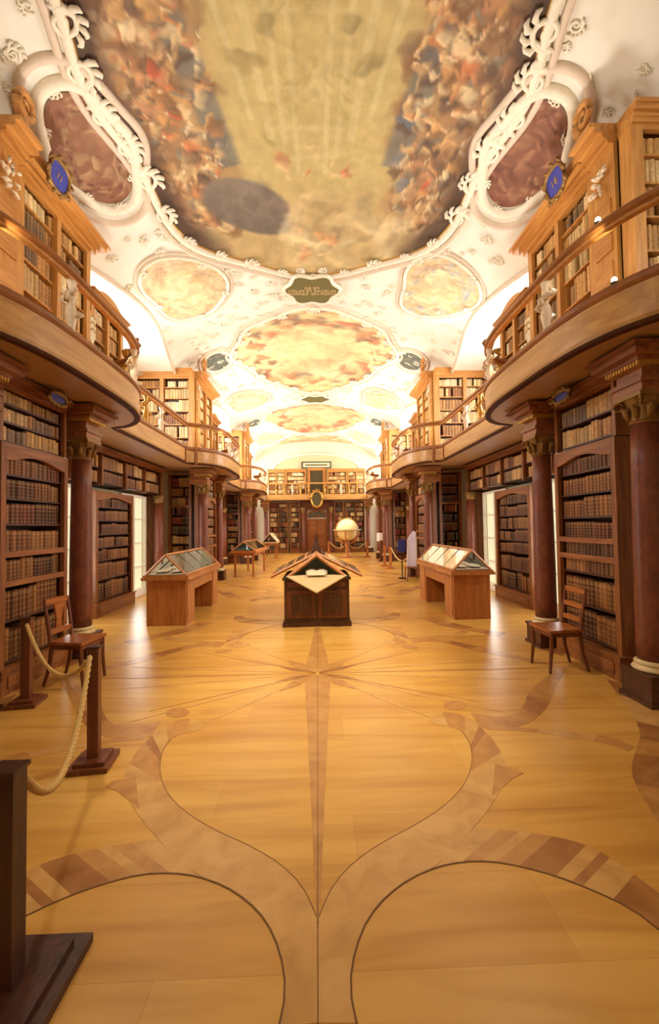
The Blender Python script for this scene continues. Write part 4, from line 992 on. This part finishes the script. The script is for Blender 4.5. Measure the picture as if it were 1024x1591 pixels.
# rope barriers
def barrier(label, x, y, h=.8, rz=0, mat='redwood', sz=.036, base=.13):
    t = thing('barrier_post', label, 'post', (x, y, 0), rz)
    part('foot', MB().box(-base, base, -base, base, 0, .035), M[mat], t)
    part('foot_moulding', MB().box(-base*.76, base*.76, -base*.76, base*.76, .035, .06), M[mat], t)
    part('post', MB().box(-sz, sz, -sz*.8, sz*.8, .06, h), M[mat], t)
    part('post_cap', MB().box(-sz-.008, sz+.008, -sz*.8-.008, sz*.8+.008, h, h+.015), M['dpost'], t)
    return t
def rope(label, a, b, sag, r=.016, n=60, strands=True):
    a, b = Vector(a), Vector(b); pts = []
    for k in range(n+1):
        u = k/n; p = a.lerp(b, u); p.z -= sag*4*u*(1-u); pts.append(p)
    mb = MB(); L = sum((pts[i+1]-pts[i]).length for i in range(n))
    if strands:
        for q in range(3):
            sp_ = []
            for k, p in enumerate(pts):
                t_ = (pts[min(n, k+1)]-pts[max(0, k-1)]).normalized(); u_ = t_.cross(Vector((0, 0, 1))).normalized(); v_ = t_.cross(u_)
                an = 2*PI*q/3+k/n*L/.11*2*PI; sp_.append(p+(u_*math.cos(an)+v_*math.sin(an))*r*.52)
            mb.tube(sp_, r*.62, 6)
    else: mb.tube(pts, r, 6)
    return tag(part('barrier_rope', mb, M['rope'], None, True), label, 'rope')
b1 = G(36, 1092)+Vector((.05, -.03, 0)); b2 = G(146, 1188); b3 = Vector((-1.1, 1.56, 0))
barrier('dark rope barrier post beside the left bookcase', b1.x, b1.y, .8, .15, 'redwood', .04, .13)
barrier('rope barrier post on stepped foot, middle one of the left row', b2.x, b2.y, .81, .12, 'redwood')
barrier('nearest rope barrier post cut off by the left edge of the picture', b3.x, b3.y, .79, .0, 'dpost', .045, .2)
rope('pale twisted rope between the bookcase post and the middle left post', (b1.x+.03, b1.y-.05, .76), (b2.x-.03, b2.y+.05, .76), .3, n=110)
rope('pale twisted rope between the middle left post and the nearest post', (b2.x+.0, b2.y-.06, .77), (b3.x+.01, b3.y+.06, .74), .36, n=120)
rope('short pale rope end leaving the nearest post out of the picture', (b3.x-.0, b3.y-.06, .76), (b3.x-.12, .4, .72), .3, n=80)
# far barriers round the globe
gp = G(540, 866)
far = [G(511, 866), G(571, 866), G(607, 884), G(598, 880)]
lab = ['left of the globe', 'right of the globe', 'by the right pier, nearer one', 'by the right pier, beside the white sign']
for (p, l_) in zip(far, lab): barrier('slim rope post %s' % l_, p.x, p.y, .85, 0, 'case', .05, .16)
rope('pale rope hanging left of the globe stand', (far[0].x+.08, far[0].y, .78), (gp.x-.14, gp.y, .6), .2, .025, 24, False)
rope('pale rope hanging right of the globe stand', (gp.x+.14, gp.y, .6), (far[1].x-.08, far[1].y, .78), .2, .025, 24, False)
st = G(641, 902)
rope('pale rope from the right pier post towards the lilac shape', (far[2].x+.03, far[2].y-.07, .78), (2.955, PC[1]+.83, .66), .3, .022, 30, False)
# globe
t = thing('terrestrial_globe', 'large cream terrestrial globe in a brass horizon ring on turned stand', 'globe', (gp.x, gp.y, 0)); R_ = .56; zc = 1.44
part('sphere', MB().ball((0, 0, zc), R_, 28, 18), M['globe'] if 'globe' in M else M['paper'], t, True)
part('horizon_ring', MB().lathe([(R_+.03, zc-.03), (R_+.17, zc-.03), (R_+.17, zc+.01), (R_+.03, zc+.01), (R_+.03, zc-.03)], 28), M['cream'], t)
part('meridian_ring', MB().tube([((R_+.03)*math.cos(2*PI*k/40), 0, zc+(R_+.03)*math.sin(2*PI*k/40)) for k in range(40)], .022, 5, True), M['gilt'], t)
for k in range(6):
    a = k*PI/3+.3; ca, sa = math.cos(a), math.sin(a)
    part('support_arm', MB().tube([(.68*ca, .68*sa, zc-.03), (.62*ca, .62*sa, 1.1), (.42*ca, .42*sa, .82), (.12*ca, .12*sa, .7)], [.03, .028, .028, .03], 6), M['case'], t, True)
part('central_stem', MB().lathe([(.3, 0), (.3, .06), (.14, .1), (.08, .25), (.13, .4), (.07, .55), (.15, .7), (.1, .8), (.03, .86)], 14), M['case'], t, True)
part('globe_cap', MB().tube([(.12*math.cos(2*PI*k/16), .12*math.sin(2*PI*k/16), zc+R_-.01) for k in range(16)], .02, 5, True), M['gilt'], t)
# sign stand, stool with lilac shape, blue box
sg = G(593, 872); t = thing('sign_stand', 'white card sign on a reddish stand near the globe', 'sign', (sg.x, sg.y, 0))
part('foot', MB().box(-.15, .15, -.15, .15, 0, .04), M['redwood'], t); part('pole', MB().box(-.07, .07, -.07, .07, .04, .95), M['redwood'], t)
part('card', MB().box(-.21, .21, -.05, -.03, .92, 1.3), M['white'], t)
t = thing('stool', 'small reddish wooden stool at the foot of the middle right pier', 'stool', (st.x, st.y, 0))
part('seat', MB().box(-.2, .2, -.2, .2, .38, .42), M['cherry'], t)
for sx in (-1, 1):
    for sy in (-1, 1): part('leg', MB().tube([(sx*.16, sy*.16, .38), (sx*.19, sy*.19, 0)], [.02, .015], 6), M['redwood'], t)
part('stretcher', MB().box(-.17, .17, -.185, -.165, .14, .17), M['redwood'], t)
t = thing('upright_shape', 'tall narrow lilac-white upright shape on the small stool', 'panel', (st.x, st.y+.02, .42))  # pale upright shape, drawn as a flat board with a white edge
part('board', MB().slab([(-.16, 0), (.1, 0), (.12, .75), (.14, 1.0), (.06, 1.05), (-.06, .9), (-.12, .8)], -.02, .02), M['lilac'], t)
part('edge_strip', MB().box(.1, .15, -.025, .025, 0, .85), M['white'], t)
t = thing('blue_sign', 'small blue sign on a thin stand beside the lilac shape', 'sign', (st.x-.2, st.y+.5, 0))
part('sign_board', MB().box(-.12, .12, -.02, .02, .82, 1.2), M['blue'], t)
part('stand', MB().box(-.015, .015, -.015, .015, .03, .82).box(-.1, .1, -.1, .1, 0, .03), M['black'], t)
# little white lamps on the right gallery panel
for k, (y, z) in enumerate(((3.62, 4.336), (3.5, 3.712))):
    t = thing('small_lamp', 'tiny white spot lamp on the right gallery %s' % ('handrail' if k == 0 else 'floor edge'), 'lamp', (gx(y)+.05, y, z))
    part('lamp_base', MB().lathe([(.03, 0), (.03, .02), (.012, .025)], 8), M['black'], t)
    part('bulb', MB().ball((0, 0, .045), .024, 8, 6), M['lampglow'], t, True)
# books beyond the individually placed ones
tag(part('shelved_books', REST, M['book']), 'remaining rows of leather and vellum books on the farther and upper shelves', 'books', kind='stuff')
